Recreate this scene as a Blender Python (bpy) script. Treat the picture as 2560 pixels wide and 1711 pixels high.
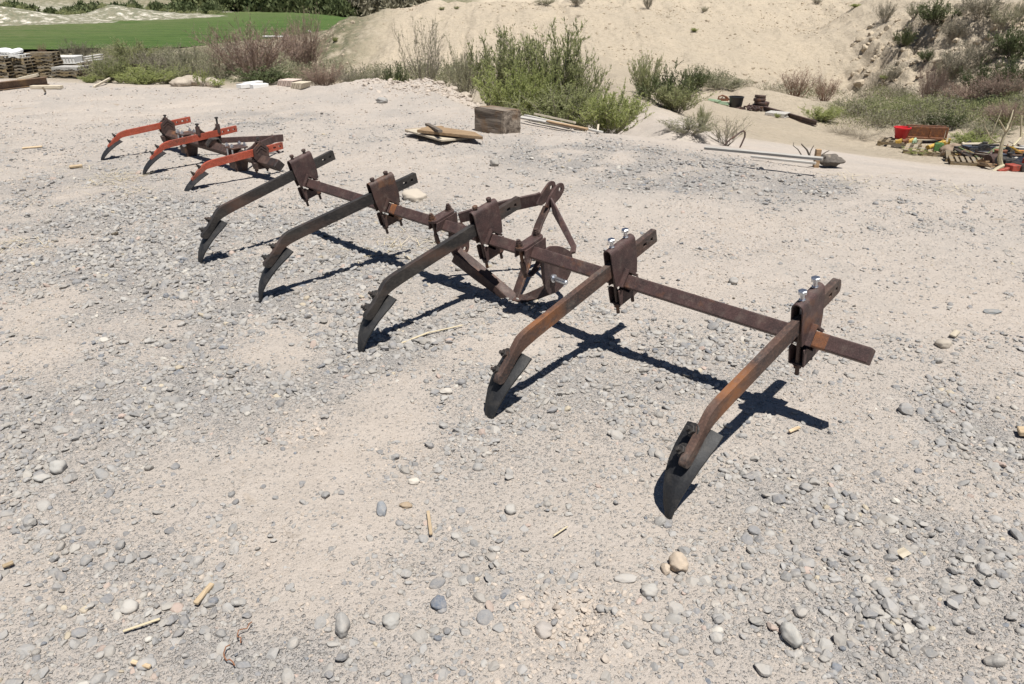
import bpy, bmesh, math, random
import numpy as np
from mathutils import Vector, Matrix

for o in list(bpy.data.objects):
    bpy.data.objects.remove(o)
sc = bpy.context.scene
COL = sc.collection
R = math.radians

# ------------------------------------------------------------------ camera
CAM_H, PITCH, FPX = 1.6, 0.44236, 1859.67          # metres, radians, pixels at 2560 wide
cam = bpy.data.cameras.new('camera')
cam.sensor_width = 36.0
cam.lens = FPX / 2560 * 36.0
cam.clip_end = 3000
cam.clip_start = 0.05
camo = bpy.data.objects.new('camera', cam)
COL.objects.link(camo)
camo.location = (0, 0, CAM_H)
camo.rotation_euler = (math.pi / 2 - PITCH, 0, 0)
sc.camera = camo

# ------------------------------------------------------------------ light
SUN_DIR = Vector((0.167, -0.30, 1.0)).normalized()
world = bpy.data.worlds.new('World')
sc.world = world
world.use_nodes = True
wn = world.node_tree
bg = wn.nodes['Background']
sky = wn.nodes.new('ShaderNodeTexSky')
sky.sky_type = 'NISHITA'
sky.sun_disc = False
sky.altitude = 1800.0
sky.air_density = 0.75
sky.dust_density = 0.3
sky.sun_elevation = math.asin(SUN_DIR.z)
sky.sun_rotation = math.atan2(SUN_DIR.x, SUN_DIR.y)
wn.links.new(sky.outputs[0], bg.inputs[0])
bg.inputs[1].default_value = 0.05
sun = bpy.data.lights.new('sun', 'SUN')
sun.energy = 5.0
sun.angle = R(0.53)
sun.color = (1.0, 0.965, 0.91)
suno = bpy.data.objects.new('sun', sun)
COL.objects.link(suno)
suno.rotation_euler = SUN_DIR.to_track_quat('Z', 'Y').to_euler()
sc.view_settings.view_transform = 'Standard'
sc.view_settings.look = 'None'
sc.view_settings.exposure = 0.47
sc.view_settings.gamma = 1.0

# ------------------------------------------------------------------ helpers
CP, SP = math.cos(PITCH), math.sin(PITCH)
FW = np.array([0, CP, -SP]); UP = np.array([0, SP, CP]); RT = np.array([1.0, 0, 0])
EYE = np.array([0, 0, CAM_H])
D = 1.0912


def ray(u, v):                                     # u, v in the 2346-wide view of the photograph
    return FW * FPX + RT * (u * D - 1280) - UP * (v * D - 855.5)


def gp(u, v, z=0.0):
    d = ray(u, v); return EYE + d * ((z - CAM_H) / d[2])


def at(u, v, Y):
    d = ray(u, v); return EYE + d * (Y / d[1])


def hash2(ix, iy, seed):
    h = (ix.astype(np.int64) * 374761393 + iy.astype(np.int64) * 668265263 + seed * 982451653) & 0xFFFFFFFF
    h = ((h ^ (h >> 13)) * 1274126177) & 0xFFFFFFFF
    h = h ^ (h >> 16)
    return (h & 0xFFFFFF).astype(np.float64) / 0xFFFFFF


def vnoise(x, y, seed=0):
    x = np.asarray(x, float); y = np.asarray(y, float)
    ix = np.floor(x); iy = np.floor(y)
    fx = x - ix; fy = y - iy
    fx = fx * fx * fx * (fx * (fx * 6 - 15) + 10); fy = fy * fy * fy * (fy * (fy * 6 - 15) + 10)
    a = hash2(ix, iy, seed); b = hash2(ix + 1, iy, seed); c = hash2(ix, iy + 1, seed); d = hash2(ix + 1, iy + 1, seed)
    return (a * (1 - fx) + b * fx) * (1 - fy) + (c * (1 - fx) + d * fx) * fy - 0.5


def fbm(x, y, seed=0, octs=4, gain=0.5):
    s = 0; a = 1.0
    for o in range(octs):
        k = 2.03 ** o
        ca, sa = math.cos(0.6 * o), math.sin(0.6 * o)
        s = s + a * vnoise((x * ca - y * sa) * k + 13.7 * o, (x * sa + y * ca) * k - 7.1 * o, seed + o)
        a *= gain
    return s


def sstep(a, b, x):
    t = np.clip((np.asarray(x, float) - a) / (b - a), 0, 1); return t * t * (3 - 2 * t)


def tag(o, label=None, cat=None, group=None, kind=None):
    if label: o['label'] = label
    if cat: o['category'] = cat
    if group: o['group'] = group
    if kind: o['kind'] = kind
    return o


def link(name, me, mat=None, parent=None, loc=None):
    o = bpy.data.objects.new(name, me)
    COL.objects.link(o)
    if mat is not None:
        if isinstance(mat, (list, tuple)):
            for m in mat: me.materials.append(m)
        else:
            me.materials.append(mat)
    if parent is not None: o.parent = parent
    if loc is not None: o.location = loc
    return o


def empty(name, loc=(0, 0, 0), rz=0.0, rot=None, label=None, cat=None, group=None):
    o = bpy.data.objects.new(name, None)
    COL.objects.link(o)
    o.empty_display_size = 0.1
    o.location = loc
    o.rotation_euler = rot if rot else (0, 0, rz)
    return tag(o, label, cat, group)


def copy_tree(o, parent=None):
    c = o.copy(); COL.objects.link(c)
    if parent is not None: c.parent = parent
    for ch in [k for k in o.children]:
        copy_tree(ch, c)
    return c


def np_mesh(name, V, F, smooth=True, attrs=None):
    me = bpy.data.meshes.new(name)
    V = np.ascontiguousarray(V, np.float32); F = np.ascontiguousarray(F, np.int32)
    k = F.shape[1]
    me.vertices.add(len(V)); me.vertices.foreach_set('co', V.ravel())
    me.loops.add(F.size); me.loops.foreach_set('vertex_index', F.ravel())
    me.polygons.add(len(F))
    me.polygons.foreach_set('loop_start', np.arange(0, F.size, k, dtype=np.int32))
    me.polygons.foreach_set('loop_total', np.full(len(F), k, np.int32))
    me.polygons.foreach_set('use_smooth', np.full(len(F), smooth))
    me.update(calc_edges=True)
    for n, a in (attrs or {}).items():
        a = np.ascontiguousarray(a, np.float32)
        if a.ndim == 1:
            at_ = me.attributes.new(n, 'FLOAT', 'POINT'); at_.data.foreach_set('value', a)
        else:
            at_ = me.attributes.new(n, 'FLOAT_COLOR', 'POINT'); at_.data.foreach_set('color', a.ravel())
    return me


class MB:
    """collects primitive shapes into one mesh"""
    def __init__(s): s.bm = bmesh.new()

    def poly(s, pts, faces):
        vs = [s.bm.verts.new(p) for p in pts]
        for f in faces:
            try: s.bm.faces.new([vs[i] for i in f])
            except ValueError: pass
        return vs

    def box(s, c, size, rot=None):
        x, y, z = [k / 2 for k in size]
        P = [Vector((a, b, d)) for a in (-x, x) for b in (-y, y) for d in (-z, z)]
        if rot is not None: P = [rot @ p for p in P]
        P = [p + Vector(c) for p in P]
        s.poly(P, [(0, 1, 3, 2), (4, 6, 7, 5), (0, 4, 5, 1), (2, 3, 7, 6), (0, 2, 6, 4), (1, 5, 7, 3)])
        return s

    def cyl(s, p0, p1, r0, r1=None, n=12, cap=True, rot0=0.0):
        r1 = r0 if r1 is None else r1
        p0, p1 = Vector(p0), Vector(p1)
        q = (p1 - p0).to_track_quat('Z', 'Y')
        P = []
        for p, r in ((p0, r0), (p1, r1)):
            for k in range(n):
                a = 2 * math.pi * k / n + rot0
                P.append(p + q @ Vector((r * math.cos(a), r * math.sin(a), 0)))
        F = [(k, (k + 1) % n, n + (k + 1) % n, n + k) for k in range(n)]
        if cap: F += [tuple(range(n - 1, -1, -1)), tuple(range(n, 2 * n))]
        s.poly(P, F); return s

    def lathe(s, prof, n=24, M=None):
        P = []
        for r, z in prof:
            for k in range(n):
                a = 2 * math.pi * k / n
                p = Vector((r * math.cos(a), r * math.sin(a), z))
                P.append(M @ p if M else p)
        F = []
        for i in range(len(prof) - 1):
            for k in range(n):
                F.append((i * n + k, i * n + (k + 1) % n, (i + 1) * n + (k + 1) % n, (i + 1) * n + k))
        s.poly(P, F); return s

    def tube(s, pts, r, n=8, cap=True):
        pts = [Vector(p) for p in pts]
        rs = r if isinstance(r, (list, tuple)) else [r] * len(pts)
        P = []
        up = None
        for i, p in enumerate(pts):
            t = (pts[min(i + 1, len(pts) - 1)] - pts[max(i - 1, 0)]).normalized()
            if up is None:
                up = t.orthogonal().normalized()
            up = (up - t * up.dot(t)).normalized()
            sd = t.cross(up)
            for k in range(n):
                a = 2 * math.pi * k / n
                P.append(p + (up * math.cos(a) + sd * math.sin(a)) * rs[i])
        F = []
        for i in range(len(pts) - 1):
            for k in range(n):
                F.append((i * n + k, i * n + (k + 1) % n, (i + 1) * n + (k + 1) % n, (i + 1) * n + k))
        if cap: F += [tuple(range(n - 1, -1, -1)), tuple(range((len(pts) - 1) * n, len(pts) * n))]
        s.poly(P, F); return s

    def strap(s, pts, w, t, ups):
        """rectangular bar through pts; w measured along the (given) wide direction, t across it"""
        pts = [Vector(p) for p in pts]
        P = []
        m = len(pts)
        for i, p in enumerate(pts):
            tg = (pts[min(i + 1, m - 1)] - pts[max(i - 1, 0)]).normalized()
            u = Vector(ups[i] if isinstance(ups, list) else ups)
            u = (u - tg * u.dot(tg)).normalized()
            sd = tg.cross(u)
            ww = w[i] if isinstance(w, (list, tuple)) else w
            for a, b in ((-1, -1), (1, -1), (1, 1), (-1, 1)):
                P.append(p + u * (a * ww / 2) + sd * (b * t / 2))
        F = []
        for i in range(m - 1):
            for k in range(4):
                F.append((i * 4 + k, i * 4 + (k + 1) % 4, (i + 1) * 4 + (k + 1) % 4, (i + 1) * 4 + k))
        F += [(3, 2, 1, 0), tuple((m - 1) * 4 + k for k in range(4))]
        s.poly(P, F); return s

    def plate(s, outline, holes=(), th=0.01, M=None):
        """flat plate: outline and holes in (a, b); thickness along the third axis, centred"""
        b2 = bmesh.new()
        for loop in [outline] + list(holes):
            vs = [b2.verts.new((p[0], p[1], -th / 2)) for p in loop]
            for i in range(len(vs)): b2.edges.new((vs[i], vs[(i + 1) % len(vs)]))
        bmesh.ops.triangle_fill(b2, use_beauty=True, use_dissolve=False, edges=b2.edges[:])
        ext = bmesh.ops.extrude_face_region(b2, geom=b2.faces[:])
        bmesh.ops.translate(b2, vec=(0, 0, th), verts=[g for g in ext['geom'] if isinstance(g, bmesh.types.BMVert)])
        bmesh.ops.recalc_face_normals(b2, faces=b2.faces[:])
        if M is not None: b2.transform(M)
        me = bpy.data.meshes.new('tmp'); b2.to_mesh(me); b2.free()
        s.bm.from_mesh(me); bpy.data.meshes.remove(me)
        return s

    def hexbolt(s, p, axis, r=0.011, hh=0.009, shank=0.012, rs=0.006, n=6):
        p, axis = Vector(p), Vector(axis).normalized()
        s.cyl(p, p + axis * shank, rs, n=10)
        s.cyl(p + axis * shank, p + axis * (shank + hh), r, r, n=n)
        s.cyl(p + axis * (shank + hh), p + axis * (shank + hh + 0.0015), r * 0.92, r * 0.6, n=n)
        return s

    def build(s, name, mat, parent=None, bevel=0.0, smooth=False, loc=None, seg=1, angle=35):
        me = bpy.data.meshes.new(name)
        bmesh.ops.recalc_face_normals(s.bm, faces=s.bm.faces[:])
        s.bm.to_mesh(me); s.bm.free()
        if smooth:
            me.polygons.foreach_set('use_smooth', [True] * len(me.polygons))
        o = link(name, me, mat, parent, loc)
        if bevel:
            m = o.modifiers.new('bevel', 'BEVEL'); m.width = bevel; m.segments = seg
            m.limit_method = 'ANGLE'; m.angle_limit = R(angle)
        if smooth:
            try: me.set_sharp_from_angle(angle=R(angle))
            except Exception: pass
        return o


# ------------------------------------------------------------------ materials
class NT:
    def __init__(s, name):
        s.m = bpy.data.materials.new(name); s.m.use_nodes = True
        s.t = s.m.node_tree; s.b = s.t.nodes['Principled BSDF']; s.out = s.t.nodes['Material Output']

    def n(s, ty, **kw):
        nd = s.t.nodes.new(ty)
        for k, v in kw.items():
            if k.startswith('_'): setattr(nd, k[1:], v)
            else:
                nd.inputs[k.replace('__', ' ')].default_value = v
        return nd

    def l(s, a, b): s.t.links.new(a, b)

    def coord(s, kind='Object', scale=None):
        tc = s.n('ShaderNodeTexCoord'); o = tc.outputs[kind]
        if scale:
            mp = s.n('ShaderNodeMapping'); mp.inputs['Scale'].default_value = scale
            s.l(o, mp.inputs['Vector']); o = mp.outputs[0]
        return o

    def geo(s):
        return s.n('ShaderNodeNewGeometry').outputs['Position']

    def noise(s, vec, scale, detail=4, rough=0.55, dist=0.0, out=0):
        nd = s.n('ShaderNodeTexNoise', Scale=scale, Detail=detail, Roughness=rough, Distortion=dist)
        if vec is not None: s.l(vec, nd.inputs['Vector'])
        return nd.outputs[out]

    def ramp(s, fac, stops):
        r = s.n('ShaderNodeValToRGB'); s.l(fac, r.inputs[0])
        e = r.color_ramp.elements
        while len(e) < len(stops): e.new(0.5)
        for k, (p, c) in enumerate(stops):
            e[k].position = p; e[k].color = (*c, 1) if not isinstance(c, (int, float)) else (c, c, c, 1)
        return r.outputs[0]

    def mix(s, fac, a, b, mode='MIX'):
        nd = s.n('ShaderNodeMix', _data_type='RGBA', _blend_type=mode)
        for sock, v in ((nd.inputs[0], fac), (nd.inputs[6], a), (nd.inputs[7], b)):
            if hasattr(v, 'links'): s.l(v, sock)
            elif isinstance(v, (int, float)): sock.default_value = v if sock is nd.inputs[0] else (v, v, v, 1)
            else: sock.default_value = (*v, 1)
        return nd.outputs[2]

    def math(s, op, a, b=0.0, clamp=False):
        nd = s.n('ShaderNodeMath', _operation=op); nd.use_clamp = clamp
        for i, v in enumerate((a, b)):
            if hasattr(v, 'links'): s.l(v, nd.inputs[i])
            else: nd.inputs[i].default_value = v
        return nd.outputs[0]

    def attr(s, name, out='Fac'):
        nd = s.n('ShaderNodeAttribute'); nd.attribute_name = name; return nd.outputs[out]

    def bump(s, h, strength=0.3, dist=0.01, prev=None):
        nd = s.n('ShaderNodeBump', Strength=strength, Distance=dist); s.l(h, nd.inputs['Height'])
        if prev is not None: s.l(prev, nd.inputs['Normal'])
        return nd.outputs[0]

    def fin(s, col=None, rough=0.8, metal=0.0, nrm=None, spec=None):
        if col is not None:
            if hasattr(col, 'links'): s.l(col, s.b.inputs['Base Color'])
            else: s.b.inputs['Base Color'].default_value = (*col, 1)
        if hasattr(rough, 'links'): s.l(rough, s.b.inputs['Roughness'])
        else: s.b.inputs['Roughness'].default_value = rough
        s.b.inputs['Metallic'].default_value = metal
        if nrm is not None: s.l(nrm, s.b.inputs['Normal'])
        if spec is not None: s.b.inputs['Specular IOR Level'].default_value = spec
        return s.m


def m_metal(name, base, dark, rust, rust_lo=0.62, rust_hi=0.75, rough=0.62, scale=14, metal=0.0, dust=0.12, spec=0.35, stretch=(1, 1, 1), band=None):
    """weathered steel: base coat, dark patches, orange rust patches, fine speckle and dust"""
    t = NT(name); g0 = t.coord('Object', stretch)
    oi = t.n('ShaderNodeObjectInfo'); off = t.n('ShaderNodeVectorMath', _operation='SCALE'); 
    cmb = t.n('ShaderNodeCombineXYZ'); 
    for i in range(3): t.l(oi.outputs['Random'], cmb.inputs[i])
    t.l(cmb.outputs[0], off.inputs[0]); off.inputs['Scale'].default_value = 37.0
    ad = t.n('ShaderNodeVectorMath', _operation='ADD'); t.l(g0, ad.inputs[0]); t.l(off.outputs[0], ad.inputs[1])
    g = ad.outputs[0]
    n1 = t.noise(g, scale, 6, 0.62); n2 = t.noise(g, scale * 0.45, 5, 0.6, 0.4); n3 = t.noise(g, scale * 14, 3, 0.7)
    c = t.mix(t.ramp(n1, [(0.35, 0.0), (0.65, 1.0)]), base, dark)
    c = t.mix(t.ramp(n2, [(rust_lo, 0.0), (rust_hi, 1.0)]), c, rust)
    if band:                                               # heat scorched stretch of the bar, bright rust
        sx_ = t.n('ShaderNodeSeparateXYZ'); t.l(t.coord('Object'), sx_.inputs[0])
        q = t.math('DIVIDE', t.math('SUBTRACT', sx_.outputs[1], band[0]), band[1])
        q = t.math('SUBTRACT', 1.0, t.math('MULTIPLY', q, q), True)
        c = t.mix(t.math('MULTIPLY', q, t.ramp(n1, [(0.40, 0.0), (0.52, 1.0)])), c, tuple(k * .95 for k in rust))
    c = t.mix(t.math('MULTIPLY', t.ramp(n3, [(0.45, 0.0), (0.72, 1.0)]), 0.55), c, tuple(min(1, k * 1.9 + 0.01) for k in base))
    if dust: c = t.mix(t.math('MULTIPLY', t.ramp(t.noise(g, scale * 1.7, 5, 0.7), [(0.5, 0.0), (0.75, 1.0)]), dust), c, (0.38, 0.33, 0.27))
    nr = t.bump(n3, 0.25, 0.002); nr = t.bump(n1, 0.2, 0.006, nr)
    ro = t.math('ADD', t.math('MULTIPLY', n1, 0.3), rough - 0.15)
    return t.fin(c, ro, metal, nr, spec)


RUST = m_metal('rusty_steel', (0.070, 0.040, 0.032), (0.030, 0.021, 0.020), (0.175, 0.075, 0.030), 0.57, 0.70, dust=0.16)
RUSTP = m_metal('purple_rust_steel', (0.072, 0.040, 0.036), (0.034, 0.023, 0.022), (0.15, 0.062, 0.028), 0.60, 0.74, dust=0.15)
RUSTO = m_metal('orange_rust_steel', (0.18, 0.072, 0.030), (0.075, 0.038, 0.028), (0.26, 0.10, 0.034), 0.55, 0.65, dust=0.1, scale=22)
SHDARK = m_metal('worn_black_steel', (0.033, 0.028, 0.025), (0.011, 0.011, 0.011), (0.080, 0.045, 0.032), 0.50, 0.64, 0.52, 10, dust=0.08, spec=0.5, stretch=(1, .35, .8))
SHRUST = m_metal('patchy_rust_shank_steel', (0.088, 0.049, 0.035), (0.030, 0.027, 0.027), (0.215, 0.088, 0.033), 0.66, 0.72, 0.6, 8, dust=0.2, stretch=(1, .6, 1), band=(-.56, .15))
BLADE = m_metal('dark_blade_steel', (0.015, 0.0155, 0.017), (0.010, 0.010, 0.011), (0.034, 0.032, 0.030), 0.56, 0.72, 0.55, 12, dust=0.09, spec=0.4)
ORANGE = m_metal('worn_orange_paint', (0.33, 0.066, 0.034), (0.24, 0.050, 0.028), (0.12, 0.046, 0.03), 0.52, 0.62, 0.6, 9, dust=0.22, spec=0.4, stretch=(1, .5, 1))
BLACKEND = m_metal('blackened_rust_steel', (0.032, 0.022, 0.02), (0.016, 0.013, 0.013), (0.08, 0.035, 0.02), 0.6, 0.75, dust=0.08)
BOLTD = m_metal('dark_bolt_steel', (0.035, 0.032, 0.03), (0.02, 0.018, 0.018), (0.1, 0.05, 0.03), 0.55, 0.7, 0.5, 40, dust=0.2)


def m_simple(name, col, rough=0.6, metal=0.0, var=0.15, scale=20, bump=0.1, spec=0.5):
    t = NT(name); g = t.coord('Object')
    n = t.noise(g, scale, 5, 0.65)
    c = t.mix(n, tuple(k * (1 - var) for k in col), tuple(min(1, k * (1 + var)) for k in col))
    return t.fin(c, rough, metal, t.bump(n, bump, 0.004), spec)


ZINC = m_simple('zinc_plate', (0.62, 0.64, 0.68), 0.34, 1.0, 0.1, 60, 0.05)


def m_wood(name, c1, c2, scale=(3, 3, 30), axis_scale=1.0, grey=None, bump=0.5):
    t = NT(name); g = t.coord('Object', scale)
    oi = t.n('ShaderNodeObjectInfo')
    ad = t.n('ShaderNodeVectorMath', _operation='ADD'); t.l(g, ad.inputs[0])
    cmb = t.n('ShaderNodeCombineXYZ'); k = t.math('MULTIPLY', oi.outputs['Random'], 53.0)
    for i in range(3): t.l(k, cmb.inputs[i])
    t.l(cmb.outputs[0], ad.inputs[1]); g = ad.outputs[0]
    n = t.noise(g, 2.2 * axis_scale, 8, 0.68, 0.6); n2 = t.noise(g, 0.5 * axis_scale, 4, 0.6)
    c = t.mix(t.ramp(n, [(0.36, 0.0), (0.62, 1.0)]), c1, c2)
    if grey: c = t.mix(t.ramp(n2, [(0.42, 0.0), (0.6, 1.0)]), c, grey)
    hs = t.n('ShaderNodeHueSaturation'); t.l(c, hs.inputs['Color'])
    t.l(t.math('ADD', t.math('MULTIPLY', oi.outputs['Random'], 0.6), 0.7), hs.inputs['Value'])
    return t.fin(hs.outputs[0], 0.85, 0, t.bump(n, bump, 0.004), 0.25)


W_GREY = m_wood('weathered_grey_wood', (0.085, 0.065, 0.05), (0.24, 0.205, 0.17), (26, 3, 26))
W_BROWN = m_wood('brown_board', (0.20, 0.125, 0.07), (0.36, 0.26, 0.16), (3, 26, 26))
W_PALE = m_wood('pale_wood', (0.33, 0.285, 0.215), (0.50, 0.44, 0.345), (3, 26, 26), bump=0.25)
W_PALLET = m_wood('pallet_wood', (0.15, 0.11, 0.065), (0.38, 0.29, 0.165), (3, 20, 20), grey=(0.25, 0.22, 0.18), bump=0.3)
W_WHITE = m_wood('whitewashed_board', (0.30, 0.285, 0.26), (0.46, 0.44, 0.405), (2, 20, 20), bump=0.3)
W_CHIP = m_wood('wood_chip_material', (0.30, 0.225, 0.14), (0.45, 0.355, 0.24), (10, 60, 60), bump=0.3)
PL_BLACK = m_simple('black_plastic', (0.02, 0.021, 0.023), 0.45)
PL_RED = m_simple('red_plastic', (0.62, 0.03, 0.035), 0.35, 0, 0.08)
P_YEL = m_metal('yellow_paint', (0.46, 0.30, 0.05), (0.36, 0.22, 0.045), (0.14, 0.07, 0.035), 0.56, 0.66, 0.6, 12, dust=0.3)
P_GRN = m_metal('green_paint', (0.08, 0.19, 0.055), (0.06, 0.13, 0.045), (0.12, 0.08, 0.045), 0.58, 0.68, 0.6, 12, dust=0.3)
P_PGRN = m_simple('faded_green_paint', (0.30, 0.40, 0.26), 0.6)
P_ORG = m_metal('orange_paint', (0.48, 0.21, 0.05), (0.38, 0.16, 0.04), (0.2, 0.1, 0.05), 0.56, 0.66, 0.6, 12, dust=0.3)
P_RED = m_metal('red_machine_paint', (0.30, 0.05, 0.03), (0.2, 0.04, 0.028), (0.1, 0.045, 0.03), 0.54, 0.64, 0.6, 12, dust=0.3)
P_BLUE = m_metal('dark_blue_paint', (0.035, 0.045, 0.07), (0.03, 0.035, 0.045), (0.09, 0.06, 0.045), 0.56, 0.66, 0.6, 12, dust=0.3)
P_WHITE = m_simple('white_paint', (0.74, 0.73, 0.70), 0.6, 0, 0.08)
P_BLK = m_metal('black_paint', (0.028, 0.028, 0.029), (0.02, 0.02, 0.02), (0.08, 0.05, 0.035), 0.56, 0.66, 0.6, 12, dust=0.3)
TARP = m_simple('white_tarp', (0.80, 0.80, 0.80), 0.6, 0, 0.05, 6)
BRICKC = m_simple('pinkish_block', (0.52, 0.42, 0.36), 0.85)
BURLAP = m_metal('dark_lump_earth', (0.11, 0.095, 0.08), (0.05, 0.043, 0.037), (0.26, 0.22, 0.17), 0.55, 0.65, 0.9, 12, dust=0.2)
BARK = m_wood('pale_bark', (0.30, 0.26, 0.17), (0.50, 0.45, 0.32), (30, 30, 4), bump=0.3)
TWIGD = m_simple('dark_twig', (0.10, 0.085, 0.07), 0.85)
STRAWM = m_simple('straw', (0.48, 0.41, 0.28), 0.8)

# ------------------------------------------------------------------ terrain
EDGE_PX = [(-500, 187), (0, 187), (190, 188), (260, 197), (400, 197), (520, 204), (640, 206), (710, 200), (860, 204), (1000, 210),
           (1090, 240), (1200, 281), (1330, 300), (1480, 322), (1600, 336), (1760, 362), (1900, 388), (2100, 405), (2346, 424), (2700, 450)]
EDGE = np.array([gp(*q)[:2] for q in EDGE_PX])
FIELD_Z = -3.5


def edge_y(X): return np.interp(X, EDGE[:, 0], EDGE[:, 1])


CTRL = []
for q in [  # (u, v, distance) of points on the land beyond the pad
    (0, 184, 36), (200, 184, 36), (-300, 186, 34), (0, 186, 24), (200, 190, 24), (400, 186, 26), (520, 190, 24), (620, 196, 22),
    (300, 165, 45), (500, 150, 48), (400, 130, 62), (100, 150, 50), (-300, 150, 50), (600, 185, 30),
    # spoil mound
    (655, 168, 43), (640, 166, 47), (700, 122, 45), (745, 78, 47), (790, 37, 49), (870, 28, 49), (950, 14, 50), (1060, 6, 52),
    (700, 186, 38), (800, 190, 36), (1000, 190, 34), (1200, 190, 33), (1400, 196, 31), (1100, 24, 47), (1300, 30, 46), (1500, 40, 45), (1700, 56, 45),
    (1860, 84, 45), (870, 110, 42), (1100, 110, 40), (1300, 115, 39), (1500, 120, 38.5), (1300, 18, 58), (1500, 24, 57), (1700, 40, 56), (1860, 60, 54),
    (1000, 2, 72), (1300, -10, 70), (1500, -22, 66), (1700, -34, 63), (1900, -40, 62), (1700, 130, 39), (1850, 155, 39), (1700, 192, 34), (1500, 180, 33), (1930, 120, 46),
    (1900, 60, 52), (1985, 0, 58), (1950, 190, 38),
    # bluff on the right
    (1990, 72, 40.5), (1975, 30, 43), (2055, 52, 38.5), (2150, 45, 36.5), (2250, 55, 34.5), (2346, 70, 33.5), (2600, 60, 32),
    (1965, 186, 37), (2050, 202, 34), (2150, 215, 31.5), (2250, 222, 29.5), (2346, 230, 28), (2600, 235, 27),
    (2020, 120, 37.3), (2100, 130, 35), (2200, 135, 32.5), (2300, 140, 31),
    (2100, 2, 44), (2300, 8, 41), (2346, -25, 46), (2000, -20, 50), (2600, -20, 44),
    # low ground and track on the right
    (1900, 235, 28), (2000, 258, 25.5), (2150, 258, 24.5), (2346, 262, 23), (2100, 290, 22.8), (2346, 300, 20.5), (2600, 300, 20),
    (2060, 330, 21), (2135, 358, 19.3), (2346, 395, 15), (2600, 400, 14), (2346, 412, 10), (2200, 400, 12), (2000, 372, 12), (1900, 342, 15), (1750, 302, 20), (1800, 262, 26), (1685, 254, 27),
    (1720, 216, 29), (1790, 226, 28.6), (1835, 242, 28), (1640, 226, 29.5), (1720, 214, 33), (1850, 226, 33), (1620, 300, 17), (1700, 320, 15),
    (1440, 186, 24), (1480, 225, 19), (1515, 270, 15.5), (1560, 262, 19), (1600, 235, 24), (1540, 200, 27),
    # low ground behind the pad in the middle
    (1000, 205, 21), (1200, 215, 20), (1350, 220, 20), (800, 200, 22), (1100, 270, 15.8), (1250, 310, 13), (1400, 330, 12)]:
    CTRL.append(at(*q))
for q in [(880, 193, 14.6), (960, 189, 14.7), (1040, 189, 14.4), (1085, 205, 13.6)]: pass
for (u, v, Y), dx, dy in (((745, 78, 47), -3.2, 1), ((700, 122, 45), -2.4, 1), ((790, 37, 49), -4.6, 1), ((790, 37, 49), -5.0, 7), ((655, 168, 43), -2.0, 1)):
    q_ = at(u, v, Y); CTRL.append(np.array([q_[0] + dx, Y + dy, -3.1]))
mm = at(790, 37, 49)
for dx, dy in ((-2, 12), (6, 16), (14, 22), (-6, 6)): CTRL.append(np.array([mm[0] + dx, mm[1] + dy, -2.6 - (0.3 if dx < 10 else 0)]))
for X in (-110, -80, -55, -35, -22):
    for Y in (72, 95, 120, 150):
        if not (X == -22 and Y < 80): CTRL.append(np.array([X, Y, FIELD_Z - 0.1]))
for X in (-8, 10): 
    for Y in (110, 150): CTRL.append(np.array([X, Y, -3.4]))
for q in [(0, 14, 128), (250, 10, 150), (-300, 20, 122), (0, 66, 119), (250, 48, 140), (480, 33, 178), (650, 36, 205), (800, 40, 205), (480, 20, 200), (650, 26, 235), (850, 24, 240)]:
    CTRL.append(at(*q))
for a in range(-100, 281, 20):
    r = R(a)
    for rad in (300, 620):
        X, Y = rad * math.cos(r), rad * math.sin(r)
        zz = (1.5 if rad == 300 else 9.0) if Y > 60 else 0.0
        CTRL.append(np.array([X, Y, zz]))
for X in (30, 55): 
    for Y in (10, 40, 75): CTRL.append(np.array([X, Y, {10: -0.6, 40: 0.6, 75: 3.0}[Y]]))
for X in (-30, -60): 
    for Y in (15, 0): CTRL.append(np.array([X, Y, -0.6]))
for X in np.arange(-14, 15, 3.5):
    for Y in (-6, 0, 4, 7.0, 9, 11, 13):
        if Y < edge_y(X) - 0.3: CTRL.append(np.array([X, Y, 0.0]))
for i in range(len(EDGE)): CTRL.append(np.array([EDGE[i, 0], EDGE[i, 1] - 0.2, 0.0]))
CTRL = np.array(CTRL)
_dx = CTRL[:, None, :2] - CTRL[None, :, :2]
_phi = np.sqrt((_dx ** 2).sum(-1) + 0.8 ** 2)
_n = len(CTRL)
_P = np.concatenate([np.ones((_n, 1)), CTRL[:, :2] / 100], 1)
_A = np.zeros((_n + 3, _n + 3)); _A[:_n, :_n] = _phi + np.eye(_n) * (-0.25); _A[:_n, _n:] = _P; _A[_n:, :_n] = _P.T
_w = np.linalg.solve(_A, np.concatenate([CTRL[:, 2], np.zeros(3)]))


def rbf(X, Y):
    X = np.asarray(X, float).ravel(); Y = np.asarray(Y, float).ravel(); out = np.empty(len(X))
    for s in range(0, len(X), 40000):
        x, y = X[s:s + 40000], Y[s:s + 40000]
        ph = np.sqrt((x[:, None] - CTRL[None, :, 0]) ** 2 + (y[:, None] - CTRL[None, :, 1]) ** 2 + 0.64)
        out[s:s + 40000] = ph @ _w[:_n] + _w[_n] + _w[_n + 1] * x / 100 + _w[_n + 2] * y / 100
    return out


BL = at(2110, 120, 35.5)                                  # middle of the eroded bluff


def zones(X, Y):
    pad = sstep(-0.5, 0.6, edge_y(X) - Y)
    bl = np.exp(-(((X - BL[0] - 2) / 7.5) ** 2 + ((Y - BL[1]) / 3.6) ** 2) ** 2)
    field = sstep(60, 70, Y) * sstep(-14, -20, X) 
    return pad, bl, field


def zrow(u0, v0, u1, v1, w):                               # a long soft swell between two points of the pad
    a, b = gp(u0, v0)[:2], gp(u1, v1)[:2]
    return a, b, w


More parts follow.
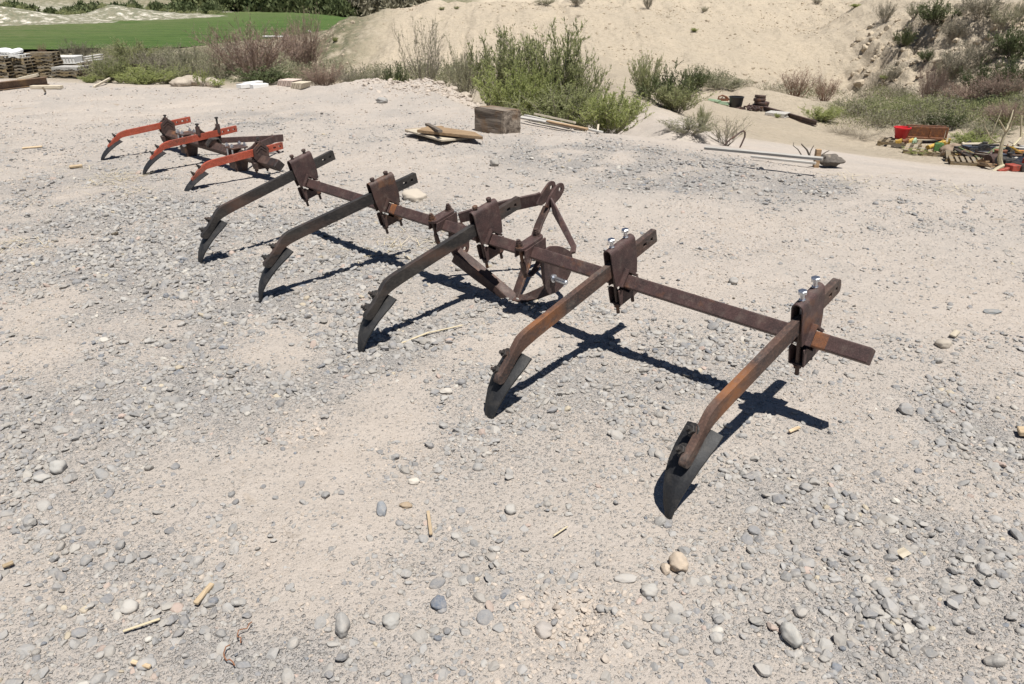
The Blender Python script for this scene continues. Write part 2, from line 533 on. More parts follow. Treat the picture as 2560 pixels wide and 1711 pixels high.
RIDGES = [(zrow(860, 204, 990, 203, .55), .12), (zrow(980, 205, 1075, 212, .55), .11), (zrow(650, 205, 800, 203, .5), .07),
          (zrow(560, 292, 900, 300, .25), .035), (zrow(1050, 320, 1330, 318, .30), .05), (zrow(1340, 345, 1600, 380, .3), .03),
          (zrow(0, 262, 500, 238, .12), -.03), (zrow(0, 278, 520, 250, .10), -.025), (zrow(0, 240, 420, 222, .10), -.02)]


def segdist(X, Y, a, b):
    d = b - a; L = (d ** 2).sum()
    t = np.clip(((X - a[0]) * d[0] + (Y - a[1]) * d[1]) / L, 0, 1)
    return np.hypot(X - a[0] - t * d[0], Y - a[1] - t * d[1])


PITS = [(gp(700, 985)[:2], .10, .016), (gp(1290, 1440)[:2], .09, .03), (gp(1360, 1400)[:2], .06, .015), (gp(940, 560)[:2], .12, .012)]


BANK = np.array([at(1360, 128, 33), at(1400, 172, 25), at(1446, 226, 18.5), at(1496, 268, 15), at(1546, 304, 12.4)])


HEAP = np.array([at(1604, 228, 30), at(1680, 217, 30), at(1722, 206, 29.8), at(1772, 217, 29.2), at(1835, 228, 28.6), at(1862, 250, 28)])


def bank(X, Y):
    """crest of the dirt bank between the thickets, falling off on both sides"""
    out = np.full(X.shape, -99.0)
    for a, b in [(BANK[i], BANK[i + 1]) for i in range(len(BANK) - 1)] + [(HEAP[i], HEAP[i + 1]) for i in range(len(HEAP) - 1)]:
        d = (b - a)[:2]
        t_ = np.clip(((X - a[0]) * d[0] + (Y - a[1]) * d[1]) / (d ** 2).sum(), 0, 1)
        dist = np.hypot(X - a[0] - t_ * d[0], Y - a[1] - t_ * d[1])
        out = np.maximum(out, a[2] + (b[2] - a[2]) * t_ + .12 - (np.sqrt(dist ** 2 + .4 ** 2) - .28) * .44)
    return out


def T(X, Y):
    """height of the land"""
    sh = np.shape(X)
    X = np.asarray(X, float).ravel(); Y = np.asarray(Y, float).ravel()
    pad, bl, field = zones(X, Y)
    z = rbf(X, Y) * (1 - sstep(0.0, 1.0, edge_y(X) - Y))
    far = 1 - pad
    z = z + far * (1 - field) * (fbm(X / 6, Y / 6, 3, 4) * (0.08 + 0.30 * sstep(27, 40, Y)) + fbm(X / 1.3, Y / 1.3, 5, 3) * (0.05 + 0.05 * sstep(27, 40, Y)))
    mnd = far * (1 - field) * sstep(31, 38, Y) * sstep(75, 60, Y)
    z = z + mnd * (fbm(X / .9 + .4 * fbm(X / 2, Y / 2, 24, 2), Y / 7, 22, 3) * .22 + fbm(X / 3.2, Y / 3.2, 23, 4) * .30 - .12 * np.abs(fbm(X / 1.1, Y / 4.5, 25, 3)) + fbm(X / .45, Y / .6, 27, 2) * .07)
    z = np.maximum(z, bank(X, Y) + far * fbm(X / .7, Y / .7, 26, 3) * .08 - (1 - far) * 9)
    rid = np.abs(fbm(X / 1.4 + 0.3 * fbm(X, Y, 8, 2), Y / 3.0, 21, 4))
    z = z + bl * (0.50 - rid * 2.6) * 1.0 + bl * fbm(X / 0.8, Y / 0.8, 31, 4) * 0.55
    z = z + bl * (np.floor(z / .45 + fbm(X / 2, Y / 2, 33, 2)) * .45 - z) * 0.45
    for (a, b, w), h in RIDGES:
        dd = segdist(X, Y, a, b)
        m = np.exp(-(dd / w) ** 2)
        z = z + m * h * (1 + 0.6 * fbm(X / .6, Y / .6, 41, 2) + 0.30 * fbm(X / .12, Y / .12, 42, 2))
    for c, r, dpt in PITS:
        q = ((X - c[0]) ** 2 + (Y - c[1]) ** 2) / r ** 2
        z = z - dpt * np.exp(-q) * (1 + 1.2 * fbm(X / .05, Y / .05, 51, 3)) + dpt * 0.5 * np.exp(-(np.sqrt(q) - 1.5) ** 2 * 3) * (0.6 + fbm(X / .06, Y / .06, 52, 2))
    near = sstep(16, 8, Y)
    z = z + pad * (fbm(X / 1.6, Y / 1.6, 61, 3) * 0.028 + fbm(X / .30, Y / .30, 62, 3) * 0.012 * near + fbm(X / .06, Y / .06, 63, 3) * 0.0068 * near * (0.35 + sstep(-.1, .35, fbm(X / .7, Y / .7, 64, 2))))
    return z.reshape(sh)


def T1(x, y): return float(T(np.array([x]), np.array([y]))[0])


# gravel cover of the pad, measured on the photograph: (u, v, half width, half height, weight)
GRAV = [(560, 610, 300, 90, .9), (780, 770, 200, 60, .9), (600, 740, 260, 100, .7), (1300, 860, 190, 80, .5), (880, 520, 160, 50, .55),
        (250, 560, 260, 120, .45), (150, 430, 220, 90, .3), (400, 500, 230, 60, .4), (1350, 365, 170, 30, 1.15), (1720, 424, 240, 24, 1.1),
        (1560, 396, 150, 24, .9), (1300, 345, 100, 15, .7), (640, 268, 130, 9, .8), (2260, 980, 120, 100, 1.05), (150, 1000, 220, 120, .4), (330, 1290, 260, 100, .65),
        (100, 1480, 220, 90, .6), (640, 1480, 300, 100, .9), (1000, 1320, 200, 60, .35), (1900, 1470, 420, 110, .9), (2180, 1260, 200, 150, .5),
        (1500, 800, 150, 40, .5), (1680, 880, 130, 40, .6), (560, 290, 200, 14, .4), (1000, 1050, 300, 120, .25), (500, 880, 300, 100, .55), (1850, 1180, 300, 120, .3), (1500, 620, 120, 25, -.25),
        (2000, 600, 320, 110, -.12), (1560, 500, 300, 60, -.12), (760, 1080, 120, 70, -.2), (1250, 1150, 250, 60, -.1)]
GR = []
for u, v, ru, rv, w in GRAV:
    c = gp(u, v)[:2]; ex = (gp(u + ru, v)[:2] - gp(u - ru, v)[:2]) / 2; ey = (gp(u, v - rv)[:2] - gp(u, v + rv)[:2]) / 2
    M = np.linalg.inv(np.stack([ex, ey], 1)); GR.append((c, M, w))


def grit(X, Y):
    s = np.full(np.shape(X), 0.20)
    for c, M, w in GR:
        a = M[0, 0] * (X - c[0]) + M[0, 1] * (Y - c[1]); b = M[1, 0] * (X - c[0]) + M[1, 1] * (Y - c[1])
        s = s + w * (1.3 if w > 0 else 1) * np.exp(-(a * a + b * b))
    n = fbm(X / .55, Y / .55, 71, 4) 
    s = np.maximum(s * (1 + 1.6 * n) + 0.10 * n, .10 + .05 * n)
    pad = sstep(-0.2, 0.5, edge_y(X) - Y)
    return np.clip(s, 0, 1.4) * pad


def axis(a0, a1, fine, grow, lim0, lim1):
    xs = [a0]
    while xs[-1] < a1: xs.append(xs[-1] + fine)
    s = fine
    r = [xs[-1]]
    while r[-1] < lim1:
        s = min(max(fine, s * grow), 12); r.append(r[-1] + s)
    s = fine; l = [a0]
    while l[-1] > lim0:
        s = min(s * grow, 12); l.append(l[-1] - s)
    return np.array(l[::-1][:-1] + xs + r[1:])


gx = axis(-3.2, 3.2, 0.020, 1.0155, -640, 640)
gy = axis(0.6, 6.2, 0.020, 1.0085, -40, 640)
gx = np.unique(np.concatenate([gx, np.arange(17, 30, .10), np.arange(-14, 17, .14)])); gx = gx[np.concatenate([[True], np.diff(gx) > .008])]
gy = np.unique(np.concatenate([gy, np.arange(29.5, 43, .11), np.arange(43, 60, .2)])); gy = gy[np.concatenate([[True], np.diff(gy) > .008])]
GX, GY = np.meshgrid(gx, gy)
GZ = T(GX, GY)
pad, bl, fieldm = zones(GX, GY)
nx, ny = len(gx), len(gy)
idx = np.arange(nx * ny).reshape(ny, nx)
F = np.stack([idx[:-1, :-1], idx[:-1, 1:], idx[1:, 1:], idx[1:, :-1]], -1).reshape(-1, 4)
V = np.stack([GX, GY, GZ], -1).reshape(-1, 3)
lowR = at(2130, 270, 25)
weed = np.exp(-(((GX - lowR[0] - 2) / 6.5) ** 2 + ((GY - lowR[1] - .5) / 3.0) ** 2) ** 2) * sstep(9.8, 12, GX)
vl = sstep(20, 27, GY) * sstep(66, 60, GY) * sstep(-6, -10, GX) + sstep(63, 72, GY) * sstep(-8, -14, GX)
weed = np.clip(weed + 0.85 * np.clip(vl, 0, 1), 0, 1) * (1 - pad)
moundm = (1 - pad) * sstep(13, 19, GY)
me = np_mesh('ground', V, F, True, {'tan': moundm.ravel(), 'grit': grit(GX, GY).ravel(), 'weed': weed.ravel(), 'bluff': bl.ravel(), 'bank': (sstep(112, 118, GY) * sstep(-24, -34, GX) * sstep(230, 190, GY)).ravel()})

t = NT('dry_dirt_ground')
g = t.geo()
tan_, gr_, weed_, blu_ = (t.attr(k) for k in ('tan', 'grit', 'weed', 'bluff'))
nL = t.noise(g, 0.9, 5, 0.6); nM = t.noise(g, 6, 5, 0.62); nS = t.noise(g, 45, 4, 0.65); nXS = t.noise(g, 190, 3, 0.7)
c = t.mix(t.ramp(nL, [(0.35, 0.0), (0.65, 1.0)]), (0.432, 0.377, 0.325), (0.388, 0.350, 0.312))
c = t.mix(t.ramp(nM, [(0.40, 0.0), (0.70, 1.0)]), c, (0.455, 0.402, 0.352))
mound = t.mix(t.ramp(t.noise(g, 0.55, 6, 0.65), [(0.35, 0.0), (0.65, 1.0)]), (0.515, 0.436, 0.330), (0.465, 0.397, 0.305))
mound = t.mix(t.ramp(t.noise(g, 4.5, 6, 0.7), [(0.52, 0.0), (0.72, 1.0)]), mound, (0.36, 0.302, 0.228))
mound = t.mix(t.attr('bank'), mound, t.mix(t.ramp(t.noise(g, 0.35, 5, 0.7), [(0.56, 0.0), (0.76, 1.0)]), (0.76, 0.71, 0.62), (0.42, 0.37, 0.27)))
mound = t.mix(t.math('MULTIPLY', blu_, t.ramp(t.noise(g, 1.6, 6, 0.7, 0.5), [(0.46, 0.0), (0.66, 1.0)])), mound, (0.30, 0.255, 0.19))
c = t.mix(tan_, c, mound)
c = t.mix(t.math('MULTIPLY', t.ramp(nS, [(0.5, 0.0), (0.72, 1.0)]), 0.28), c, (0.30, 0.26, 0.215))
c = t.mix(t.math('MULTIPLY', t.ramp(nXS, [(0.58, 0.0), (0.75, 1.0)]), 0.30), c, (0.27, 0.245, 0.215))
# fine grit: small pebbles of two sizes
hs = []
for k, (sc_, lo) in enumerate(((150, 0.30), (75, 0.26))):
    vo = t.n('ShaderNodeTexVoronoi', Scale=sc_); t.l(g, vo.inputs['Vector'])
    rnd = t.n('ShaderNodeSeparateColor'); t.l(vo.outputs['Color'], rnd.inputs[0])
    pres = t.math('LESS_THAN', rnd.outputs[0], t.math('ADD', t.math('MULTIPLY', gr_, 0.62), 0.06))
    disc = t.ramp(vo.outputs['Distance'], [(0.30, 1.0), (0.52, 0.0)])
    mk = t.math('MULTIPLY', pres, disc)
    pc = t.ramp(rnd.outputs[1], [(0.0, (0.23, 0.225, 0.22)), (0.4, (0.30, 0.293, 0.285)), (0.75, (0.37, 0.355, 0.335)), (1.0, (0.43, 0.385, 0.33))])
    c = t.mix(t.math('MULTIPLY', mk, 0.65), c, pc)
    hs.append(mk)
gw = t.math('MULTIPLY', t.math('MULTIPLY', gr_, 0.60), t.ramp(nM, [(0.3, 0.3), (0.7, 1.0)]), True)
c = t.mix(gw, c, (0.300, 0.291, 0.281))
c = t.mix(t.math('MULTIPLY', t.math('MULTIPLY', tan_, 0.55), t.ramp(t.noise(g, 5.0, 8, 0.78), [(0.50, 0.0), (0.68, 1.0)])), c, (0.33, 0.275, 0.205))
# stain of crumbly brown earth here and there
c = t.mix(t.math('MULTIPLY', t.ramp(t.noise(g, 1.7, 4, 0.6, 0.3), [(0.66, 0.0), (0.72, 1.0)]), t.math('SUBTRACT', 0.55, tan_, True)), c, (0.30, 0.235, 0.165))
# green and grey ground cover in the low land
wc = t.mix(t.ramp(t.noise(g, 2.3, 5, 0.65), [(0.4, 0.0), (0.6, 1.0)]), (0.065, 0.085, 0.035), (0.17, 0.15, 0.09))
c = t.mix(t.math('MULTIPLY', weed_, t.ramp(t.noise(g, 0.7, 5, 0.7), [(0.34, 0.0), (0.5, 1.0)])), c, wc)
nr = t.bump(nS, 0.75, 0.016); nr = t.bump(nXS, 0.8, 0.006, nr)
nr = t.bump(hs[0], 0.8, 0.004, nr); nr = t.bump(hs[1], 0.8, 0.006, nr)
crk = t.n('ShaderNodeTexVoronoi', _feature='DISTANCE_TO_EDGE', Scale=7.5)
wv = t.n('ShaderNodeVectorMath', _operation='ADD'); t.l(g, wv.inputs[0]); 
sc2 = t.n('ShaderNodeVectorMath', _operation='SCALE'); t.l(t.noise(g, 9, 4, 0.6, 0, 1), sc2.inputs[0]); sc2.inputs['Scale'].default_value = 0.10
t.l(sc2.outputs[0], wv.inputs[1]); t.l(wv.outputs[0], crk.inputs['Vector'])
crm = t.math('MULTIPLY', t.ramp(crk.outputs['Distance'], [(0.0, 1.0), (0.016, 0.0)]), t.ramp(t.noise(g, 1.3, 3, 0.5), [(0.52, 0.0), (0.6, 1.0)]))
crm = t.math('MULTIPLY', crm, t.math('SUBTRACT', 0.9, tan_, True))
crm = t.math('MULTIPLY', crm, t.ramp(gr_, [(0.15, 1.0), (0.3, 0.0)]))
c = t.mix(t.math('MULTIPLY', crm, 0.6), c, (0.16, 0.13, 0.10))
far_b = t.noise(g, 3.2, 7, 0.72)
nr = t.bump(t.math('MULTIPLY', t.noise(g, 10, 5, 0.75), tan_), 0.45, 0.06, nr)
nd = t.n('ShaderNodeBump', Strength=0.8, Distance=0.26); t.l(t.math('MULTIPLY', far_b, tan_), nd.inputs['Height']); t.l(nr, nd.inputs['Normal'])
t.fin(c, 0.95, 0, nd.outputs[0], 0.15)
tag(link('ground', me, t.m), 'pale dry dirt ground of the yard, mound and bluff', kind='structure')

# ------------------------------------------------------------------ green field in the valley
fb = [gp(-500, 128, FIELD_Z), gp(0, 122, FIELD_Z), gp(300, 119, FIELD_Z), gp(480, 113, FIELD_Z), gp(620, 108, FIELD_Z), gp(800, 90, FIELD_Z), gp(800, 46, FIELD_Z),
      gp(700, 34, FIELD_Z), gp(560, 30, FIELD_Z), gp(400, 38, FIELD_Z), gp(200, 54, FIELD_Z), gp(0, 66, FIELD_Z), gp(-500, 78, FIELD_Z)]
ring = np.array([p[:2] for p in fb])


def inside(X, Y, ring):
    r = np.zeros(X.shape, bool); n = len(ring)
    for i in range(n):
        x1, y1 = ring[i]; x2, y2 = ring[(i + 1) % n]
        cnd = ((y1 > Y) != (y2 > Y)) & (X < (x2 - x1) * (Y - y1) / (y2 - y1 + 1e-12) + x1)
        r ^= cnd
    return r


fx = np.arange(ring[:, 0].min(), ring[:, 0].max() + .7, 0.7); fy = np.arange(ring[:, 1].min(), ring[:, 1].max() + .7, 0.7)
FX, FY = np.meshgrid(fx, fy)
ins = inside(FX + 1.2 * fbm(FX / 9, FY / 9, 81, 3), FY + 2.0 * fbm(FX / 9, FY / 9, 82, 3), ring)
FZ = FIELD_Z + 0.30 + fbm(FX / 3, FY / 3, 83, 3) * 0.07 + vnoise(FX * 3, FY * 3, 84) * 0.08
idx = np.arange(FX.size).reshape(FX.shape)
F = np.stack([idx[:-1, :-1], idx[:-1, 1:], idx[1:, 1:], idx[1:, :-1]], -1)[ins[:-1, :-1]].reshape(-1, 4)
me = np_mesh('field', np.stack([FX, FY, FZ], -1).reshape(-1, 3), F)
t = NT('green_crop'); g = t.geo()
mp = t.n('ShaderNodeMapping'); mp.inputs['Scale'].default_value = (0.03, 0.42, 1); t.l(g, mp.inputs['Vector'])
c = t.mix(t.ramp(t.noise(mp.outputs[0], 1.6, 5, 0.6), [(0.36, 0.0), (0.62, 1.0)]), (0.058, 0.118, 0.024), (0.122, 0.190, 0.050))
sepx = t.n('ShaderNodeSeparateXYZ'); t.l(g, sepx.inputs[0])
thin = t.math('MULTIPLY', t.ramp(t.math('MULTIPLY', sepx.outputs[0], -0.01), [(0.36, 0.0), (0.75, 1.0)]), t.ramp(t.noise(mp.outputs[0], 3.0, 6, 0.7), [(0.42, 0.0), (0.6, 1.0)]))
c = t.mix(thin, c, (0.24, 0.22, 0.12))
c = t.mix(t.math('MULTIPLY', t.ramp(t.noise(g, 6, 4, 0.7), [(0.45, 0.0), (0.7, 1.0)]), 0.5), c, (0.045, 0.085, 0.022))
c = t.mix(t.math('MULTIPLY', t.ramp(t.noise(g, 1.3, 6, 0.75), [(0.50, 0.0), (0.64, 1.0)]), 0.45), c, (0.14, 0.175, 0.06))
t.fin(c, 0.9, 0, t.bump(t.noise(g, 5, 4, 0.7), 0.9, 0.5), 0.2)
tag(link('field', me, t.m), 'flat green crop field in the valley', kind='structure')

# ------------------------------------------------------------------ loose stones
def ico(sub):
    bm = bmesh.new(); bmesh.ops.create_icosphere(bm, subdivisions=sub, radius=1.0)
    V = np.array([v.co[:] for v in bm.verts]); F = np.array([[v.index for v in f.verts] for f in bm.faces]); bm.free()
    return V, F


ICO = {1: ico(1), 2: ico(2), 3: ico(3), 4: ico(4)}


def stone_shape(lod, seed, angular):
    """one pebble of about unit radius"""
    r = np.random.default_rng(seed)
    V, F = ICO[lod]; V = V.copy()
    f = 1 + 0.10 * (vnoise(V[:, 0] * 1.3 + seed, V[:, 1] * 1.3 + V[:, 2] * 1.7, seed) + vnoise(V[:, 1] * 1.5 - seed, V[:, 2] * 1.4, seed + 1)) * 2
    V = V * f[:, None]
    for k in range(int(5 + 9 * angular)):
        n = r.normal(size=3); n /= np.linalg.norm(n); dlim = r.uniform(0.58, 0.80) if angular > .4 else r.uniform(.78, .95)
        d = V @ n; over = d > dlim
        V[over] -= np.outer(d[over] - dlim, n) * (0.95 if angular > .4 else 0.75)
    V = V * (1 + .10 * (fbm(V[:, 0] * 2.6 + seed, V[:, 1] * 2.6 + V[:, 2] * 2.1, seed + 9, 2)))[:, None]
    V = V * np.array([1.0, r.uniform(.62, .95), r.uniform(.42, .72)])
    return V, F


rng = np.random.default_rng(7)
STONES = {l: [stone_shape(l, 100 + 17 * k, (k % 4 != 0) * (0.45 + 0.55 * (k % 3) / 2)) for k in range(14)] for l in (1, 2, 3)}
TONES = 0.98 * np.array([(0.30, 0.292, 0.282), (0.245, 0.242, 0.238), (0.335, 0.322, 0.302), (0.20, 0.20, 0.205), (0.37, 0.348, 0.315), (0.285, 0.27, 0.25), (0.14, 0.155, 0.18), (0.37, 0.29, 0.25), (0.40, 0.345, 0.26), (0.46, 0.435, 0.39), (0.31, 0.295, 0.275)])
TP = np.array([.24, .20, .13, .14, .04, .10, .022, .012, .010, .008, .098]); TP /= TP.sum()


def scatter(n, xlo, xhi, ylo, yhi, smed, ssig, smin, smax, power=1.0, seed=0):
    r = np.random.default_rng(seed)
    X = r.uniform(xlo, xhi, n); Y = r.uniform(ylo, yhi, n)
    keep = (np.abs(X) < 0.78 * Y + 0.55)
    X, Y = X[keep], Y[keep]
    gg = grit(X, Y)
    clump = 0.25 + 1.5 * sstep(-.12, .3, fbm(X / .16, Y / .16, 91, 2))
    k = r.uniform(size=len(X)) < np.clip((gg * clump) ** power, 0, 1)
    X, Y, gg = X[k], Y[k], gg[k]
    S = np.exp(r.normal(math.log(smed), ssig, len(X))) * (0.85 + 0.35 * np.clip(gg, 0, 1.2))
    S = np.clip(S, smin, smax)
    return X, Y, S


sets = [scatter(80000, -3.5, 3.5, .85, 3.3, .0115, .54, .005, .050, 0.85, 1),
        scatter(11000, -3.5, 3.5, .85, 3.3, .024, .34, .013, .054, 1.05, 2),
        scatter(95000, -5.2, 5.2, 3.3, 6.2, .0150, .45, .008, .050, 0.9, 3),
        scatter(26000, -5.2, 5.2, 3.3, 6.2, .030, .30, .016, .062, 1.15, 4),
        scatter(70000, -8.5, 8.5, 6.2, 10.5, .023, .40, .013, .065, 1.1, 5),
        scatter(9000, -12, 12, 10.5, 15, .030, .35, .018, .07, 1.2, 6)]
NG = sum(len(s[0]) for s in sets)
PIT = [(gp(1300, 1440), .11, 500), (gp(1350, 1400), .07, 250), (gp(700, 985), .08, 150)]
RA, RB = gp(870, 205), gp(1085, 215)
# crumbs of dried earth between the pebbles
for (n_, xl, y0_, y1_, sm, lo, hi, sd_) in ((42000, 3.5, .85, 3.3, .0075, .004, .018, 31), (36000, 5.2, 3.3, 6.2, .0105, .007, .022, 32), (24000, 9, 6.2, 11, .017, .011, .035, 33), (7000, 12, 11, 15, .026, .016, .05, 34)):
    r_ = np.random.default_rng(sd_); x_ = r_.uniform(-xl, xl, n_); y_ = r_.uniform(y0_, y1_, n_)
    k_ = (np.abs(x_) < .78 * y_ + .55) & (r_.uniform(size=n_) < .24 + 1.2 * sstep(-.05, .30, fbm(x_ / .45, y_ / .45, 95, 4))) & (y_ < edge_y(x_) - .05)
    if sd_ == 31:
        for c_, s_, n__ in PIT: sets.append((r_.normal(c_[0], s_, n__), r_.normal(c_[1], s_ * .8, n__), np.clip(np.exp(r_.normal(math.log(.010), .5, n__)), .004, .032)))
    if sd_ == 34:                                          # thicker on the rough ridge
        q_ = r_.uniform(0, 1, 900); x2 = RA[0] + (RB[0] - RA[0]) * q_ + r_.normal(0, .3, 900); y2 = RA[1] + (RB[1] - RA[1]) * q_ + r_.normal(0, .35, 900)
        sets.append((x2, y2, np.clip(np.exp(r_.normal(math.log(.035), .55, 900)), .012, .13)))
    sets.append((x_[k_], y_[k_], np.clip(np.exp(r_.normal(math.log(sm), .4, k_.sum())), lo, hi)))
X = np.concatenate([s[0] for s in sets]); Y = np.concatenate([s[1] for s in sets]); S = np.concatenate([s[2] for s in sets])
Z = T(X, Y)
Vs, Fs, Cs, off = [], [], [], 0
px = S / np.hypot(Y, CAM_H) * 744
lod = np.where(px > 11, 3, np.where(px > 4.5, 2, 1))
which = rng.integers(0, 14, len(X)); tone = rng.choice(len(TONES), len(X), p=TP); crumb = np.arange(len(X)) >= NG
for L in (1, 2, 3):
    for w in range(14):
        m = np.where((lod == L) & (which == w))[0]
        if not len(m): continue
        BV, BF = STONES[L][w]
        a = rng.uniform(0, 2 * math.pi, len(m)); tl = rng.normal(0, .22, (len(m), 2))
        ca, sa = np.cos(a), np.sin(a)
        P = BV[None] * (S[m] * 0.5)[:, None, None] * rng.uniform(.85, 1.15, (len(m), 1, 3))
        Pz = P[..., 2] + tl[:, 0:1] * P[..., 0] + tl[:, 1:2] * P[..., 1]
        Q = np.stack([P[..., 0] * ca[:, None] - P[..., 1] * sa[:, None] + X[m][:, None], P[..., 0] * sa[:, None] + P[..., 1] * ca[:, None] + Y[m][:, None],
                      Pz + (Z[m] + S[m] * rng.uniform(-.10, .17, len(m)))[:, None]], -1)
        nb = len(BV)
        Vs.append(Q.reshape(-1, 3))
        Fs.append((BF[None] + (off + np.arange(len(m)) * nb)[:, None, None]).reshape(-1, 3))
        cc = np.where(crumb[m][:, None], np.array([[.42, .36, .305]]), TONES[tone[m]]) * rng.uniform(.86, 1.12, (len(m), 1))
        cc = np.concatenate([cc, np.ones((len(m), 1))], 1)
        Cs.append(np.repeat(cc, nb, 0))
        off += nb * len(m)
me = np_mesh('gravel', np.concatenate(Vs), np.concatenate(Fs), False, {'tone': np.concatenate(Cs)})
t = NT('river_gravel'); g = t.geo()
c = t.attr('tone', 'Color')
n1 = t.noise(g, 160, 4, 0.7); n2 = t.noise(g, 35, 4, 0.6)
c = t.mix(t.math('MULTIPLY', t.ramp(n1, [(0.4, 0.0), (0.7, 1.0)]), 0.30), c, (0.42, 0.385, 0.33))
c = t.mix(t.math('MULTIPLY', t.ramp(n2, [(0.45, 0.0), (0.7, 1.0)]), 0.35), c, (0.40, 0.345, 0.285))
GRAVEL = t.fin(c, 0.85, 0, t.bump(n1, 0.35, 0.003), 0.25)
tag(link('gravel', me, GRAVEL), 'loose grey river gravel scattered over the dirt yard', 'gravel', kind='stuff')


def stone(name, u, v, wpx, hpx, tone, label, rotd=0, flat=.6, seed=1, ang=0.0, group='larger stones lying on the yard', lift=.22):
    """single stone: u, v its centre on the photograph, wpx and hpx its size there"""
    p = gp(u, v); dist = np.linalg.norm(p - EYE)
    a = wpx * .9 * D / FPX * dist / 2
    b = a * hpx / wpx / (0.55 + 0.35 * (CAM_H / dist))
    V, F = stone_shape(4, seed, ang)
    V = V / np.abs(V).max(0) * np.array([a, b, max(a, b) * flat if flat < .9 else a * .8])
    n = fbm(V[:, 0] / a * 2 + seed, V[:, 1] / a * 2 + V[:, 2] / a * 2, seed, 3)
    V = V * (1 + 0.05 * n)[:, None]
    me = np_mesh(name, V, F, True, {'tone': np.tile(np.array([*tone, 1.0]), (len(V), 1))})
    o = link(name, me, GRAVEL)
    z = T1(p[0], p[1]); hz = np.abs(V[:, 2]).max()
    o.location = (p[0], p[1], z + hz * (1 - 2 * lift))
    o.rotation_euler = (0.05 * seed % .2, 0, R(rotd) * .2)
    return tag(o, label, 'stone', group)


GY1, GY2, GY3, GY4, TAN1, TAN2, DK = (.31, .30, .285), (.36, .345, .325), (.25, .25, .25), (.40, .38, .345), (.43, .36, .28), (.36, .28, .21), (.12, .135, .16)
for q in [
    (950, 459, 60, 50, (.44, .385, .315), 'large flat cream slab of rock leaning behind the toolbar of the big cultivator', 120, .38, 3, .6),
    (1553, 1299, 46, 44, (.44, .355, .27), 'larger brown egg-shaped stone of a touching pair in the right foreground', -35, .8, 5, 0),
    (1524, 1308, 22, 26, (.43, .35, .27), 'smaller brown stone touching the big brown egg-shaped stone', 40, .8, 6, 0),
    (298, 1395, 36, 30, (.40, .38, .35), 'smooth pale oval stone in the left foreground below a wood splinter', 25, .7, 8, 0),
    (786, 1447, 36, 54, (.31, .30, .285), 'tall grey oblong stone standing out of the gravel at the bottom', 80, .7, 9, 0),
    (1810, 1466, 42, 52, (.37, .36, .335), 'biggest smooth grey egg stone in the gravel at the lower right', 70, .75, 10, 0),
    (135, 1076, 33, 28, (.36, .35, .33), 'round grey stone with a dark shadow on the left side of the yard', 20, .8, 11, 0),
    (98, 1096, 35, 19, (.37, .36, .34), 'flat oval grey stone next to a rounder one on the left of the yard', 5, .5, 12, 0),
    (898, 1436, 46, 36, (.33, .32, .30), 'wide grey cobble in the gravel at the bottom between two dark stones', 20, .65, 13, 0.2),
    (1007, 1392, 42, 34, (.10, .12, .155), 'nearly black blue stone chip half buried in the foreground', 60, .55, 14, .5),
    (1246, 1442, 42, 36, (.35, .32, .295), 'pinkish grey cobble beside crumbled brown earth in the foreground', 10, .7, 15, 0),
    (1487, 1360, 46, 30, (.36, .345, .32), 'whitish angular cobble above the crumbled earth in the foreground', 10, .6, 16, .4),
    (1170, 1174, 30, 26, (.36, .345, .32), 'isolated pale round stone on bare dirt below the middle shank tip', 0, .7, 17, 0),
    (875, 1173, 26, 34, (.21, .225, .245), 'bluish dark stone pointing upright left of a brown flat stone', 60, .6, 18, .3),
    (930, 1161, 33, 16, (.30, .225, .15), 'flat brown stone lying beside a straw in the middle foreground', -5, .45, 19, 0),
    (1032, 1207, 34, 20, (.50, .47, .42), 'white flat pebble on the dirt left of the centre foreground', 10, .5, 20, 0) if False else
    (948, 1105, 32, 17, (.52, .48, .42), 'white flat pebble lying on the dirt in the middle foreground', 10, .5, 20, 0),
    (1022, 901, 36, 18, (.46, .43, .385), 'flat whitish stone between the third and fourth shank shadows', -25, .45, 21, .5),
    (2072, 953, 30, 26, (.27, .265, .26), 'dark grey lump of stone on the right below the toolbar end', 30, .8, 22, .5),
    (2160, 795, 36, 22, (.36, .315, .26), 'beige stone alone on the dirt right of the toolbar end', -10, .6, 23, .2),
    (2272, 719, 42, 14, (.19, .20, .205), 'dark flat slate flake on the dirt at the right edge', 5, .3, 24, .9),
    (1680, 652, 24, 18, (.31, .30, .285), 'grey stone on bare dirt above the long toolbar section', 0, .8, 25, .2),
    (1435, 1330, 60, 22, (.37, .35, .325), 'long flat half buried grey stone right of the crumbled earth', 5, .25, 26, .2),
    (1845, 1125, 28, 22, (.26, .255, .25), 'grey stone right of the largest blade shadow near a tan one', 20, .7, 27, .3),
    (1115, 425, 22, 18, (.22, .21, .20), 'small dark clod of rock on bare dirt behind the red rail end', 0, .9, 28, .8) if False else
    (1131, 381, 26, 20, (.26, .245, .225), 'small dark clod on the dirt in front of the timber block', 0, .8, 28, .8),
    (875, 236, 30, 14, (.28, .275, .265), 'long grey stone on the dirt at the back edge of the yard', 5, .6, 29, .3),
]:
    stone('stone', *q[:4], q[4], q[5], q[6], q[7], q[8], q[9])
for u, v, w, lab in [(1180, 1475, 0, '')]: pass

